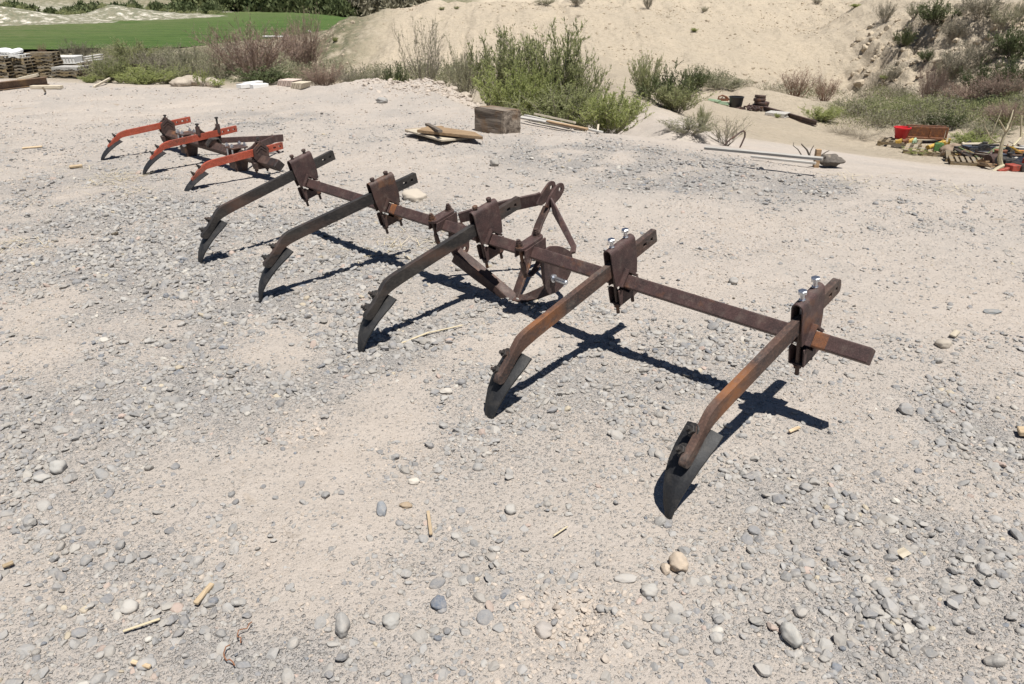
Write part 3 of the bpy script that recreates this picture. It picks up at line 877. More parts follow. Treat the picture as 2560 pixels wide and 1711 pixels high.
# ------------------------------------------------------------------ plants
def leaf_mat(name, c1, c2, c3, transl=0.25):
    t = NT(name); a = t.attr('tint'); oi = t.n('ShaderNodeObjectInfo')
    f = t.math('ADD', t.math('MULTIPLY', a, 0.75), t.math('MULTIPLY', oi.outputs['Random'], 0.25))
    c = t.ramp(f, [(0.05, c1), (0.5, c2), (0.95, c3)])
    t.fin(c, 0.75, 0, None, 0.25)
    tr = t.n('ShaderNodeBsdfTranslucent'); t.l(c, tr.inputs['Color'])
    mx = t.n('ShaderNodeMixShader'); mx.inputs[0].default_value = transl
    t.l(t.b.outputs[0], mx.inputs[1]); t.l(tr.outputs[0], mx.inputs[2]); t.l(mx.outputs[0], t.out.inputs['Surface'])
    return t.m


L_GREEN = leaf_mat('bright_willow_leaf', (0.222, 0.253, 0.093), (0.366, 0.403, 0.153), (0.516, 0.533, 0.253), .5)
L_MID = leaf_mat('mid_green_leaf', (0.188, 0.208, 0.095), (0.302, 0.320, 0.151), (0.437, 0.446, 0.230), .5)
L_SAGE = leaf_mat('sage_leaf', (0.180, 0.192, 0.117), (0.306, 0.301, 0.192), (0.466, 0.433, 0.282), .5)
L_DARK = leaf_mat('dark_olive_leaf', (0.065, 0.090, 0.036), (0.109, 0.133, 0.058), (0.174, 0.189, 0.087), .22)
L_GREY = leaf_mat('grey_twig_leaf', (0.150, 0.137, 0.104), (0.227, 0.208, 0.150), (0.312, 0.286, 0.202), .15)
L_RED = leaf_mat('reddish_stem_leaf', (0.19, 0.135, 0.10), (0.29, 0.21, 0.155), (0.37, 0.285, 0.21), .2)
L_DRY = leaf_mat('dry_straw_leaf', (0.288, 0.246, 0.180), (0.408, 0.354, 0.258), (0.504, 0.444, 0.324), .2)
S_GREY = m_simple('grey_bark', (0.24, 0.21, 0.17), 0.9)
S_DARK = m_simple('dark_bark', (0.085, 0.07, 0.055), 0.9)
S_RED = m_simple('red_bark', (0.20, 0.115, 0.08), 0.9)
S_PURP = m_simple('purple_grey_bark', (0.25, 0.18, 0.15), 0.9)


def tubes(P, rad, sides=3):
    """P (M,K,3) polylines with radii rad (M,K) -> verts, quads"""
    M_, K, _ = P.shape
    tg = np.empty_like(P); tg[:, 1:-1] = P[:, 2:] - P[:, :-2]; tg[:, 0] = P[:, 1] - P[:, 0]; tg[:, -1] = P[:, -1] - P[:, -2]
    tg /= np.linalg.norm(tg, axis=2, keepdims=True) + 1e-9
    ref = np.where(np.abs(tg[..., 2:3]) > .9, np.array([1., 0, 0]), np.array([0, 0, 1.]))
    u = np.cross(tg, ref); u /= np.linalg.norm(u, axis=2, keepdims=True) + 1e-9
    w = np.cross(tg, u)
    vs = []
    for k in range(sides):
        a = 2 * math.pi * k / sides
        vs.append(P + (u * math.cos(a) + w * math.sin(a)) * rad[..., None])
    V = np.stack(vs, 2).reshape(-1, 3)
    i = np.arange(M_ * K * sides).reshape(M_, K, sides)
    F = np.stack([i[:, :-1], np.roll(i, -1, 2)[:, :-1], np.roll(i, -1, 2)[:, 1:], i[:, 1:]], -1).reshape(-1, 4)
    return V, F


def plant_mesh(seed, nst=14, ntw=9, nlf=22, spread=.75, lf=(.055, .014), up=.5, twl=.28, sr=.010, lean=.35, topbias=.2, bend=.25, dome=.0):
    """bush of unit height: main stems, side twigs, leaves. Returns meshes (stem, foliage)"""
    r = np.random.default_rng(seed)
    az = r.uniform(0, 2 * math.pi, nst); tilt = spread * np.sqrt(r.uniform(0, 1, nst))
    Ls = r.uniform(.62, 1.0, nst) * (1 - dome * 0.0)
    K = 7; s = np.linspace(0, 1, K)
    d0 = np.stack([np.cos(az) * np.sin(tilt), np.sin(az) * np.sin(tilt), np.cos(tilt)], 1)
    base = np.stack([np.cos(az), np.sin(az), 0 * az], 1) * r.uniform(0, .10, nst)[:, None]
    P = base[:, None] + d0[:, None] * (s[None, :, None] * Ls[:, None, None])
    P[..., 2] += (-bend * (s ** 2)[None] * np.sin(tilt)[:, None] * 0.5 + up * 0.25 * (s ** 2)[None] * np.sin(tilt)[:, None])
    wob = np.cumsum(r.normal(0, .022, (nst, K, 3)), 1); wob[:, 0] = 0; P += wob
    rad = sr * (1 - .75 * s)[None] * np.ones((nst, 1))
    V1, F1 = tubes(P, rad, 4)
    # twigs
    n2 = nst * ntw; si = np.repeat(np.arange(nst), ntw); tt = r.uniform(topbias, 1, n2)
    fi = tt * (K - 1); i0 = np.minimum(fi.astype(int), K - 2); fr = (fi - i0)[:, None]
    b = P[si, i0] * (1 - fr) + P[si, i0 + 1] * fr
    sd = P[si, i0 + 1] - P[si, i0]; sd /= np.linalg.norm(sd, axis=1, keepdims=True)
    td = sd + r.normal(0, .55, (n2, 3)) + np.array([0, 0, up]); td /= np.linalg.norm(td, axis=1, keepdims=True)
    tl = twl * r.uniform(.5, 1.1, n2) * (1.15 - .5 * tt)
    s4 = np.linspace(0, 1, 4)
    Q = b[:, None] + td[:, None] * (s4[None, :, None] * tl[:, None, None]); Q += np.cumsum(r.normal(0, .012, Q.shape), 1) * s4[None, :, None] * 2
    Q[..., 2] += (s4 ** 2)[None] * tl[:, None] * up * .35
    V2, F2 = tubes(Q, sr * .38 * (1 - .7 * s4)[None] * np.ones((n2, 1)), 3)
    sv = np.concatenate([V1, V2]); sf = np.concatenate([F1, F2 + len(V1)])
    fol = None
    if nlf:
        n3 = n2 * nlf; ti = np.repeat(np.arange(n2), nlf); tt = r.uniform(.08, 1.02, n3)
        fi = tt * 3; i0 = np.minimum(fi.astype(int), 2); fr = (fi - i0)[:, None]
        b = Q[ti, i0] * (1 - fr) + Q[ti, i0 + 1] * fr
        sd = Q[ti, i0 + 1] - Q[ti, i0]; sd /= np.linalg.norm(sd, axis=1, keepdims=True) + 1e-9
        ld = sd * .8 + r.normal(0, .5, (n3, 3)) + np.array([0, 0, .15]); ld /= np.linalg.norm(ld, axis=1, keepdims=True)
        sdv = np.cross(ld, np.array([.1, -.3, 1.0]) + r.normal(0, .45, (n3, 3))); sdv /= np.linalg.norm(sdv, axis=1, keepdims=True) + 1e-9
        L = lf[0] * r.uniform(.6, 1.2, n3)[:, None]; W = lf[1] * r.uniform(.7, 1.2, n3)[:, None]
        V3 = np.stack([b, b + ld * L * .5 + sdv * W * .5, b + ld * L, b + ld * L * .5 - sdv * W * .5], 1).reshape(-1, 3)
        F3 = np.arange(n3 * 4).reshape(-1, 4)
        tw = r.uniform(0, 1, n2)[ti] * .55 + r.uniform(0, 1, n3) * .45
        fol = (V3, F3, np.repeat(tw, 4))
    return (sv, sf), fol


KINDS = {
    'green': dict(args=dict(nst=60, ntw=12, nlf=20, spread=.85, lf=(.055, .014), up=.6, twl=.21, sr=.007), lm=L_GREEN, sm=S_GREY),
    'greentall': dict(args=dict(nst=46, ntw=16, nlf=18, spread=.66, lf=(.05, .013), up=.6, twl=.20, sr=.008), lm=L_MID, sm=S_GREY),
    'mid': dict(args=dict(nst=54, ntw=13, nlf=18, spread=.9, lf=(.052, .014), up=.45, twl=.21, sr=.008), lm=L_MID, sm=S_GREY),
    'sage': dict(args=dict(nst=40, ntw=12, nlf=15, spread=.95, lf=(.05, .012), up=.45, twl=.26, sr=.008), lm=L_SAGE, sm=S_GREY),
    'dark': dict(args=dict(nst=44, ntw=12, nlf=18, spread=1.05, lf=(.065, .017), up=.4, twl=.28, sr=.008), lm=L_DARK, sm=S_DARK),
    'grey': dict(args=dict(nst=46, ntw=15, nlf=8, spread=1.0, lf=(.06, .011), up=.45, twl=.30, sr=.007), lm=L_GREY, sm=S_GREY),
    'tallgrey': dict(args=dict(nst=17, ntw=13, nlf=9, spread=.55, lf=(.036, .008), up=.55, twl=.24, sr=.008), lm=L_SAGE, sm=S_GREY),
    'bare': dict(args=dict(nst=60, ntw=22, nlf=4, spread=.85, lf=(.05, .007), up=.5, twl=.28, sr=.0065), lm=L_RED, sm=S_PURP),
    'red': dict(args=dict(nst=60, ntw=5, nlf=5, spread=.38, lf=(.07, .008), up=.9, twl=.30, sr=.005, topbias=.35), lm=L_RED, sm=S_RED),
    'dry': dict(args=dict(nst=40, ntw=10, nlf=5, spread=1.15, lf=(.06, .008), up=.3, twl=.28, sr=.005), lm=L_DRY, sm=S_GREY),
    'weed': dict(args=dict(nst=14, ntw=4, nlf=12, spread=.8, lf=(.14, .035), up=.6, twl=.3, sr=.010), lm=L_GREEN, sm=S_GREY),
}
PROTO = {}


def plant_protos(kind, k):
    key = (kind, k)
    if key not in PROTO:
        kd = KINDS[kind]
        (sv, sf), fol = plant_mesh(1000 + 31 * k + sum(map(ord, kind)), **kd['args'])
        hmax = np.percentile(fol[0][:, 2], 97.5); rad = np.percentile(np.hypot(fol[0][:, 0], fol[0][:, 1]), 93)
        ms = np_mesh('stem', sv, sf, True); ms.materials.append(kd['sm'])
        mf = np_mesh('foliage', fol[0], fol[1], False, {'tint': fol[2]}); mf.materials.append(kd['lm'])
        PROTO[key] = (ms, mf, hmax, rad)
    return PROTO[key]


_pc = [0]


def gpt(u, v, dz=0.0):
    """point of the real ground seen at u, v (marching the sight line)"""
    d = ray(u, v); Ys = np.concatenate([np.arange(.8, 20, .02), np.arange(20, 120, .1)])
    P = EYE[None] + d[None] * (Ys / d[1])[:, None]
    hit = np.where(P[:, 2] < T(P[:, 0], Ys))[0]
    p = P[hit[0]] if len(hit) else P[-1]
    return Vector((p[0], p[1], T1(p[0], p[1]) + dz))



def plant(name, u, vtop, Y, wpx, kind, label, cat='shrub', group=None, var=None, minh=.15, rz=None, vbase=None):
    _pc[0] += 1
    k = _pc[0] % 3 if var is None else var
    ms, mf, hmax, rad = plant_protos(kind, k)
    top = at(u, vtop, Y); X = top[0]; zb = T1(X, Y)
    h = max(top[2] - zb, minh)
    if vbase is not None:                                  # stands where the sight line at vbase meets the slope
        p = gpt(u, vbase); X, Y, zb = p.x, p.y, p.z; h = (vbase - vtop) * D / FPX * Y
    w = wpx * D / FPX * math.hypot(Y, 0) / 2
    o = empty(name, (X, Y, zb - 0.02), rz=(_pc[0] * 2.4) % 6.28 if rz is None else rz, label=label, cat=cat, group=group)
    if name == 'weed' and vbase is not None: w *= .8; h *= .75
    if name == 'hill_brush': w *= .76; h *= .74
    o.scale = (w / rad, w / rad, h / hmax)
    link('stem', ms, parent=o); link('foliage', mf, parent=o)
    return o


G = 'shrubs growing round the yard'
PL = [
    # left, behind the edge of the yard
    ('green_shrub', 236, 136, 16.5, 78, 'mid', 'tallest leafy green shrub right of the stacked pallets'),
    ('green_shrub', 300, 152, 16.8, 100, 'green', 'wide green shrub between the tall pallet-side shrub and the rounder one'),
    ('green_shrub', 372, 148, 17, 92, 'mid', 'rounded olive green shrub at the right end of the green row by the yard edge'),
    ('green_shrub', 322, 166, 16, 120, 'green', 'low light green growth in front of the row of green shrubs'),
    ('green_shrub', 204, 172, 15.6, 40, 'green', 'short light green shrub touching the low pallet stack'),
    ('sagebrush', 292, 98, 46, 96, 'mid', 'dark green bush at the near edge of the field above the row of green shrubs'),
    ('sagebrush', 424, 112, 40, 110, 'sage', 'grey green sagebrush between the row of green shrubs and the bare tamarisk'),
    ('sagebrush', 350, 120, 44, 80, 'grey', 'grey twiggy brush above the row of green shrubs'),
    ('sagebrush', 168, 97, 52, 62, 'grey', 'grey upright brush in front of the field above the pallets'),
    ('sagebrush', 92, 100, 52, 18, 'red', 'thin brownish weed in front of the field above the tallest pallet stack'),
    ('sagebrush', 6, 110, 46, 30, 'grey', 'grey brush at the left border above the pallets'),
    ('bare_tamarisk', 566, 62, 30, 205, 'bare', 'big bare purple grey tamarisk in front of the green field'),
    ('bare_tamarisk', 690, 44, 38, 100, 'bare', 'taller sparse bare tamarisk at the foot of the mound beside the white pipe'),
    ('sagebrush', 600, 158, 22, 150, 'dark', 'dark green brush under the big bare tamarisk'),
    ('sagebrush', 500, 140, 30, 90, 'sage', 'grey green brush left of the big bare tamarisk base'),
    ('bare_brush', 738, 146, 20, 96, 'bare', 'dark bare twig bush at the left foot of the mound'),
    ('sagebrush', 800, 158, 18, 60, 'grey', 'pale grey twigs right of the dark bare twig bush'),
    ('sagebrush', 846, 152, 17.4, 84, 'sage', 'light green sparse bush below the middle of the mound'),
    ('sagebrush', 902, 150, 17.6, 62, 'dark', 'small dark bush touching the tall grey one'),
    ('tall_grey_shrub', 966, 48, 17, 118, 'tallgrey', 'tall airy grey shrub with one high spire against the mound'),
    ('sagebrush', 1063, 118, 17.2, 90, 'sage', 'grey sagebrush between the tall airy shrub and the big green bush'),
    # big bush behind the timber
    ('green_bush', 1138, 92, 14.2, 118, 'greentall', 'dark green upper left part bush behind the rough earth lump'),
    ('green_bush', 1262, 84, 13.2, 180, 'greentall', 'tallest dark green bush behind the timber block'),
    ('green_bush', 1336, 132, 12.8, 112, 'greentall', 'green bush with a lopsided top at the right of the tallest one'),
    ('green_bush', 1170, 166, 12.2, 160, 'green', 'bright green bush directly behind the timber block'),
    ('green_bush', 1285, 205, 11.6, 190, 'mid', 'green bush spreading behind the long strip of planks'),
    ('green_bush', 1398, 216, 10.9, 150, 'green', 'light green bush at the right end of the long strip of planks'),
    ('green_bush', 1240, 160, 12.4, 120, 'green', 'light green bush in the middle of the big thicket'),
    # middle right
    ('olive_shrub', 1486, 134, 19, 72, 'mid', 'upright green shrub with a high top right of the dirt bank'),
    ('olive_shrub', 1530, 166, 17.6, 130, 'dark', 'dark dense shrub right of the dirt bank'),
    ('olive_shrub', 1556, 196, 17, 100, 'mid', 'green shrub low at the right of the dirt bank'),
    ('olive_shrub', 1592, 160, 31, 74, 'dark', 'small dark green shrub at the foot of the slope left of the low grey brush'),
    ('sagebrush', 1662, 176, 32, 130, 'sage', 'grey green brush at the foot of the slope behind the black tub'),
    ('sagebrush', 1752, 184, 32, 120, 'dry', 'pale dry brush behind the dirt heap'),
    ('red_willow', 1830, 160, 32, 82, 'red', 'larger reddish clump of bare willow stems'),
    ('red_willow', 1896, 178, 31.5, 62, 'red', 'smaller reddish clump of bare willow stems'),
    ('sagebrush', 1586, 268, 12.2, 130, 'sage', 'wide grey green sagebrush left of the rusty hoop'),
    ('sagebrush', 1668, 266, 12.4, 116, 'tallgrey', 'airy grey green sagebrush behind the rusty hoop'),
    ('green_sprout', 1612, 246, 13.4, 30, 'mid', 'dark green upright sprout among the sagebrush by the rusty hoop'),
    # valley on the right
    ('green_shrub', 1886, 246, 24, 90, 'green', 'bright green shrub at the end of the rusty rails'),
    ('sagebrush', 1962, 224, 25.5, 120, 'sage', 'round grey green brush right of the bright green shrub'),
    ('sagebrush', 2040, 262, 23.5, 115, 'sage', 'sagebrush behind the red bucket'),
    ('sagebrush', 1975, 292, 21.6, 110, 'dry', 'pale dry tumbleweed left of the red bucket'),
    ('sagebrush', 1926, 282, 22, 70, 'dry', 'dry grey weed below the bright green shrub'),
    ('green_shrub', 2136, 262, 22.4, 62, 'dark', 'dark green shrub behind the rusty box frame, left one of two'),
    ('green_shrub', 2188, 258, 22, 70, 'dark', 'dark green shrub behind the rusty box frame, right one of two'),
    ('sagebrush', 2085, 244, 26, 120, 'mid', 'olive brush in the low ground behind the rusty box frame'),
    ('sagebrush', 2258, 282, 20.6, 110, 'sage', 'grey brush behind the bare white branches'),
    ('bare_brush', 2322, 236, 21.5, 120, 'bare', 'tall bare purple twig bush at the right border'),
    ('sagebrush', 2232, 306, 19.6, 100, 'green', 'low yellow green weed behind the scrap pallets'),
    ('bare_brush', 2144, 150, 29.5, 62, 'bare', 'reddish bare bush standing under the eroded bluff'),
    ('bare_brush', 2218, 192, 29, 130, 'bare', 'brown twig thicket under the eroded bluff'),
    ('sagebrush', 2150, 226, 28, 140, 'mid', 'dark green low brush at the foot of the bluff'),
    ('sagebrush', 2260, 226, 27.5, 130, 'dark', 'darkest green brush at the foot of the bluff'),
    ('bare_brush', 2310, 168, 28.4, 110, 'bare', 'grey twig thicket under the bluff at the right border'),
    ('green_shrub', 2036, 172, 35, 36, 'green', 'small green bush on the slope left of the bluff foot'),
    ('sagebrush', 2070, 206, 32, 90, 'grey', 'brownish brush at the left foot of the bluff'),
    # bluff top and face
    ('hill_brush', 2026, 0, 40.4, 56, 'grey', 'grey brush overhanging the left corner of the bluff rim', 52),
    ('hill_brush', 2092, 4, 39, 50, 'sage', 'small brush on the bluff rim between the corner brush and the dark clump', 46),
    ('hill_brush', 2142, -2, 38.2, 110, 'dark', 'largest dark clump of brush on the bluff rim', 62),
    ('hill_brush', 2240, -6, 38, 118, 'grey', 'wide grey clump of brush on the bluff rim', 56),
    ('hill_brush', 2334, 6, 36.5, 46, 'sage', 'greenish brush on the bluff rim at the right border', 52),
    ('hill_brush', 2188, 102, 33.2, 120, 'grey', 'grey brush hanging on the middle of the bluff face', 178),
    ('hill_brush', 2246, 84, 33, 120, 'grey', 'grey green brush on the upper bluff face', 150),
    ('hill_brush', 2316, 58, 34, 110, 'dark', 'dark brush on the upper bluff face at the right border', 140),
    ('hill_brush', 2240, 138, 31.6, 110, 'dark', 'dark brush on the lower bluff face', 222),
    ('hill_brush', 2318, 124, 31, 110, 'dark', 'darkest brush on the lower bluff face at the right border', 212),
    ('hill_brush', 2116, 126, 34, 40, 'dark', 'small dark bush in a gully of the bluff', 158),
    ('hill_brush', 2068, 60, 36, 60, 'dark', 'dark bush just under the left half of the bluff rim', 108),
    ('hill_brush', 2186, 40, 36, 80, 'grey', 'grey bush just under the rim between the dark clump and the wide grey one', 92),
    ('hill_brush', 2290, 20, 36, 90, 'sage', 'greenish grey bush under the rim near the right border', 84),
    ('hill_brush', 2160, 140, 33, 70, 'sage', 'sage coloured bush in the middle of the lower bluff face', 196),
    ('hill_brush', 2280, 170, 31, 110, 'grey', 'grey twiggy brush low on the bluff face near the right border', 232),
    ('hill_brush', 2040, 150, 33, 44, 'grey', 'small grey bush low on the left part of the bluff', 190),
    # little plants
    ('weed', 456, 160, 14.9, 34, 'weed', 'tall thin green weed at the edge of the yard in front of the tamarisk'),
    ('weed', 492, 176, 14.7, 46, 'weed', 'green weed beside the taller thin one at the yard edge'),
    ('weed', 768, 84, 47, 16, 'green', 'tiny green tuft on the left slope of the mound', 98),
    ('weed', 716, 124, 44, 14, 'green', 'tiny green tuft low on the left edge of the mound', 138),
    ('weed', 1012, 16, 51, 16, 'mid', 'left tuft of a pair on the crest of the mound', 24),
    ('weed', 1046, 14, 51, 16, 'mid', 'right tuft of a pair on the crest of the mound', 22),
    ('weed', 1590, 64, 46, 20, 'green', 'tuft of yellow green weed on the long slope', 74),
    ('weed', 1326, 30, 46.5, 24, 'dry', 'dry tan tuft on the lip of the mound', 39),
    ('weed', 1250, -4, 70, 60, 'sage', 'low grey bush on the far slope above the mound crest', 12),
    ('weed', 1322, -10, 70, 50, 'grey', 'grey bush on the far slope at the upper border', 14),
    ('weed', 1484, -14, 66, 30, 'grey', 'small twiggy bush on the far slope right of the larger grey bush', 22),
    ('weed', 1614, 14, 58, 22, 'sage', 'small green bush on the upper part of the long slope', 28),
    ('weed', 1960, 8, 57, 30, 'green', 'yellow green bush high on the slope left of the bluff', 17),
    ('weed', 1870, -8, 60, 28, 'grey', 'twiggy grey bush at the upper border left of the yellow green slope bush', 10),
    ('weed', 1530, 34, 57, 16, 'dry', 'small dry tuft on the bench of the slope', 42),
    ('weed', 2100, 366, 17.2, 90, 'weed', 'low green weeds on the track in front of the red bucket pallet') if False else
    ('weed', 2096, 340, 19.2, 62, 'weed', 'low pale weeds on the dirt in front of the red bucket pallet'),
    ('weed', 1780, 278, 24, 14, 'green', 'tiny green weed on the dirt heap beside the rails'),
    ('weed', 905, 218, 14.2, 22, 'weed', 'small weed sprouting at the back edge of the yard below the tall airy shrub'),
]
for q in PL:
    plant(*q[:6], q[6], 'weed' if q[0] == 'weed' else 'shrub', 'small weeds' if q[0] == 'weed' else G, vbase=q[7] if len(q) > 7 else None)


def scrub(name, items, mat, label, per=500, seed=5, leaf=(.20, .09)):
    """far-off brush that reads as one mass"""
    r = np.random.default_rng(seed); VV = []; TT = []
    for x, y, h, w in items:
        z = T1(x, y); n = int(per)
        a = r.uniform(0, 2 * math.pi, n); rr = np.sqrt(r.uniform(0, 1, n)); hh = r.uniform(0, 1, n) ** .7
        lump = 0.75 + .5 * (vnoise(np.cos(a) * 1.5 + x, np.sin(a) * 1.5 + hh * 2, 7) + .5)
        b = np.stack([x + np.cos(a) * rr * w * (1 - hh * .45) * lump, y + np.sin(a) * rr * w * (1 - hh * .45) * lump, z + hh * h * (1 - .35 * rr ** 2) * lump], 1)
        ld = r.normal(0, .6, (n, 3)) + np.array([0, 0, .7]); ld /= np.linalg.norm(ld, axis=1, keepdims=True)
        sdv = np.cross(ld, r.normal(size=(n, 3))); sdv /= np.linalg.norm(sdv, axis=1, keepdims=True)
        k = (h / 1.5) ** .5
        L = leaf[0] * k * r.uniform(.6, 1.4, n)[:, None]; W = leaf[1] * k * r.uniform(.6, 1.3, n)[:, None]
        VV.append(np.stack([b, b + ld * L * .5 + sdv * W * .5, b + ld * L, b + ld * L * .5 - sdv * W * .5], 1).reshape(-1, 3))
        TT.append(np.repeat(np.clip(r.uniform(0, 1, n) * .5 + r.uniform() * .5, 0, 1), 4))
    V = np.concatenate(VV)
    me = np_mesh(name, V, np.arange(len(V)).reshape(-1, 4), False, {'tint': np.concatenate(TT)})
    return tag(link(name, me, mat), label, 'brush', kind='stuff')


rr = np.random.default_rng(3)


def spots(n, u0, u1, v0, v1, Yf, h, w, jit=.25):
    out = []
    for _ in range(n):
        u, v = rr.uniform(u0, u1), rr.uniform(v0, v1); Y = Yf(u, v)
        p = at(u, v, Y); s = rr.uniform(1 - jit, 1 + jit)
        out.append((p[0], Y, h * s, w * s * rr.uniform(.8, 1.3)))
    return out


def yb(u, v):                                              # distance at which a sight line meets the low land
    d = ray(u, v); Y = np.arange(18, 260, 1.0)
    P = EYE[None] + d[None] * (Y / d[1])[:, None]
    hit = np.where(P[:, 2] < T(P[:, 0], Y) + 0.15)[0]
    return float(Y[hit[0]]) if len(hit) else 200.0


scrub('far_scrub', spots(64, 230, 650, 122, 172, yb, .6, .9), L_GREY, 'grey low scrub filling the valley floor before the field', 380, 11, (.12, .04))
scrub('far_scrub', spots(64, 230, 640, 116, 165, yb, .65, .9), L_SAGE, 'sage green low scrub mixed over the valley floor', 420, 12, (.13, .05))
scrub('far_brush', spots(70, 430, 800, 8, 30, lambda u, v: 206 + rr.uniform(-8, 24), 4.2, 4.0), L_DARK, 'dark green brush thicket beyond the far end of the field', 700, 13, (.8, .4))
scrub('far_brush', spots(44, 600, 980, -6, 30, lambda u, v: 204 + rr.uniform(-4, 22), 4.6, 3.6), L_GREY, 'grey brown thicket beyond the field left of the mound top', 600, 14, (.8, .3))
scrub('far_brush', spots(26, -200, 520, -8, 6, lambda u, v: 138 + u * .09 + rr.uniform(-2, 14), 1.7, 2.6), L_DARK, 'band of dark brush on top of the pale bank beyond the field', 500, 15, (.6, .3))
scrub('far_brush', spots(34, -150, 520, 22, 52, lambda u, v: 122 + u * .10 + rr.uniform(-2, 10), .7, .9), L_MID, 'spotty green brush on the pale bank beyond the field', 160, 16, (.3, .14))
scrub('low_brush', spots(44, 1940, 2420, 218, 300, yb, .5, .8), L_MID, 'low green ground brush in the hollow below the bluff', 420, 17, (.10, .035))
scrub('low_brush', spots(40, 1960, 2420, 200, 300, yb, .6, .8), L_GREY, 'low grey brown ground brush in the hollow below the bluff', 420, 18, (.12, .03))
scrub('low_brush', spots(30, 640, 1080, 184, 194, lambda u, v: rr.uniform(26, 34), .7, .9), L_SAGE, 'low brush along the foot of the mound', 420, 19, (.12, .04))
scrub('low_brush', spots(14, 1580, 1930, 190, 205, lambda u, v: rr.uniform(31, 34), .6, .8), L_SAGE, 'low brush along the foot of the long slope', 420, 20, (.12, .04))

# clods lying all over the mound and the long slope
rq = np.random.default_rng(78); n_ = 9000
x_ = rq.uniform(-14, 24, n_); y_ = rq.uniform(31, 66, n_); s_ = np.clip(np.exp(rq.normal(math.log(.045), .5, n_)), .02, .2)
k_ = rq.uniform(size=n_) < .12 + 1.2 * sstep(-.05, .35, fbm(x_ / 3, y_ / 3, 96, 4)); x_, y_, s_ = x_[k_], y_[k_], s_[k_]
bv, bf = stone_shape(1, 801, .9); nb = len(bv); a_ = rq.uniform(0, 6.28, len(x_))
Q = np.stack([bv[None, :, 0] * np.cos(a_)[:, None] - bv[None, :, 1] * np.sin(a_)[:, None], bv[None, :, 0] * np.sin(a_)[:, None] + bv[None, :, 1] * np.cos(a_)[:, None], np.tile(bv[:, 2] * 1.2, (len(x_), 1))], -1) * s_[:, None, None]
Q = Q + np.stack([x_, y_, T(x_, y_) + s_ * .15], 1)[:, None]
MOUND_CLODS = (Q.reshape(-1, 3), (bf[None] + (np.arange(len(x_)) * nb)[:, None, None]).reshape(-1, 3))
# broken lumps of earth over the bluff and the rough ridge
VV, FF, off = [], [], 0
rr = np.random.default_rng(77); SV = [stone_shape(2, 500 + k, .9) for k in range(6)]
for k in range(900):
    u, v = rr.uniform(1950, 2380), rr.uniform(60, 215); Y = yb(u, v)
    if Y > 60: continue
    p = at(u, v, Y); s = min(.34, math.exp(rr.normal(math.log(.085), .55)))
    bv, bf = SV[k % 6]; a_ = rr.uniform(0, 6.28); M_ = np.array([[math.cos(a_), -math.sin(a_), 0], [math.sin(a_), math.cos(a_), 0], [0, 0, 1]])
    VV.append((bv * s * np.array([1, 1, 1.2])) @ M_.T + np.array([p[0], Y, T1(p[0], Y) - s * .15])); FF.append(bf + off); off += len(bv)
t = NT('crumbling_earth'); g = t.coord('Object'); nn_ = t.noise(g, 5, 6, .7)
t.fin(t.mix(t.ramp(nn_, [(.35, 0.0), (.65, 1.0)]), (.33, .275, .205), (.46, .39, .295)), .95, 0, t.bump(nn_, .8, .05), .15)
VV.append(MOUND_CLODS[0]); FF.append(MOUND_CLODS[1] + off)
tag(link('earth_rubble', np_mesh('earth_rubble', np.concatenate(VV), np.concatenate(FF), False), t.m), 'crumbling lumps of pale earth on the bluff face and the mound', 'rubble', kind='stuff')

# ------------------------------------------------------------------ the big cultivator
HEAD = R(-44.72)
OX, OY = 1.146, 2.638
cult = empty('cultivator', (OX, OY, 0), HEAD,
             label='big rusty five shank cultivator on a square toolbar standing across the gravel yard', cat='cultivator')
SL = 0.2523; TILT = math.atan(SL); CE, SE = math.cos(TILT), math.sin(TILT)
BZ = 0.374                                                # height of the toolbar axis
TOP0 = 0.3404 + SL * 0.6854                               # shank top line above the toolbar
XS = [-3.610, -2.726, -1.781, -0.878, 0.0]
POSE = [(-.019, .007, .063, -.002), (.030, -.013, -.031, -.034), (-.005, -.002, -.007, .014), (-.008, .004, -.004, .028), (.002, -.003, .004, -.014)]
MYZ = Matrix(((0, 0, 1, 0), (1, 0, 0, 0), (0, 1, 0, 0), (0, 0, 0, 1)))      # (a, b, c) -> y = a, z = b, x = c


def rnd_poly(pts, r=.012, n=3):
    out = []
    m = len(pts)
    for i in range(m):
        p0, p, p1 = Vector(pts[i - 1]), Vector(pts[i]), Vector(pts[(i + 1) % m])
        a, b = (p0 - p), (p1 - p)
        rr_ = min(r if not isinstance(r, list) else r[i], a.length * .45, b.length * .45)
        if rr_ < 1e-5: out.append(tuple(p)); continue
        A, B = p + a.normalized() * rr_, p + b.normalized() * rr_
        for k in range(n + 1):
            t_ = k / n
            out.append(tuple(A * (1 - t_) ** 2 + p * 2 * t_ * (1 - t_) + B * t_ ** 2))
    return out


def sq(c, s, ang=0.0, w=None):
    w = w or s
    ca, sa = math.cos(ang), math.sin(ang)
    return [(c[0] + (x * ca - y * sa), c[1] + (x * sa + y * ca)) for x, y in ((-w / 2, -s / 2), (w / 2, -s / 2), (w / 2, s / 2), (-w / 2, s / 2))]


def arm(y, drop=0.0): return (y + SE * drop, TOP0 + SL * y - CE * drop)      # point on the shank, drop below its top edge


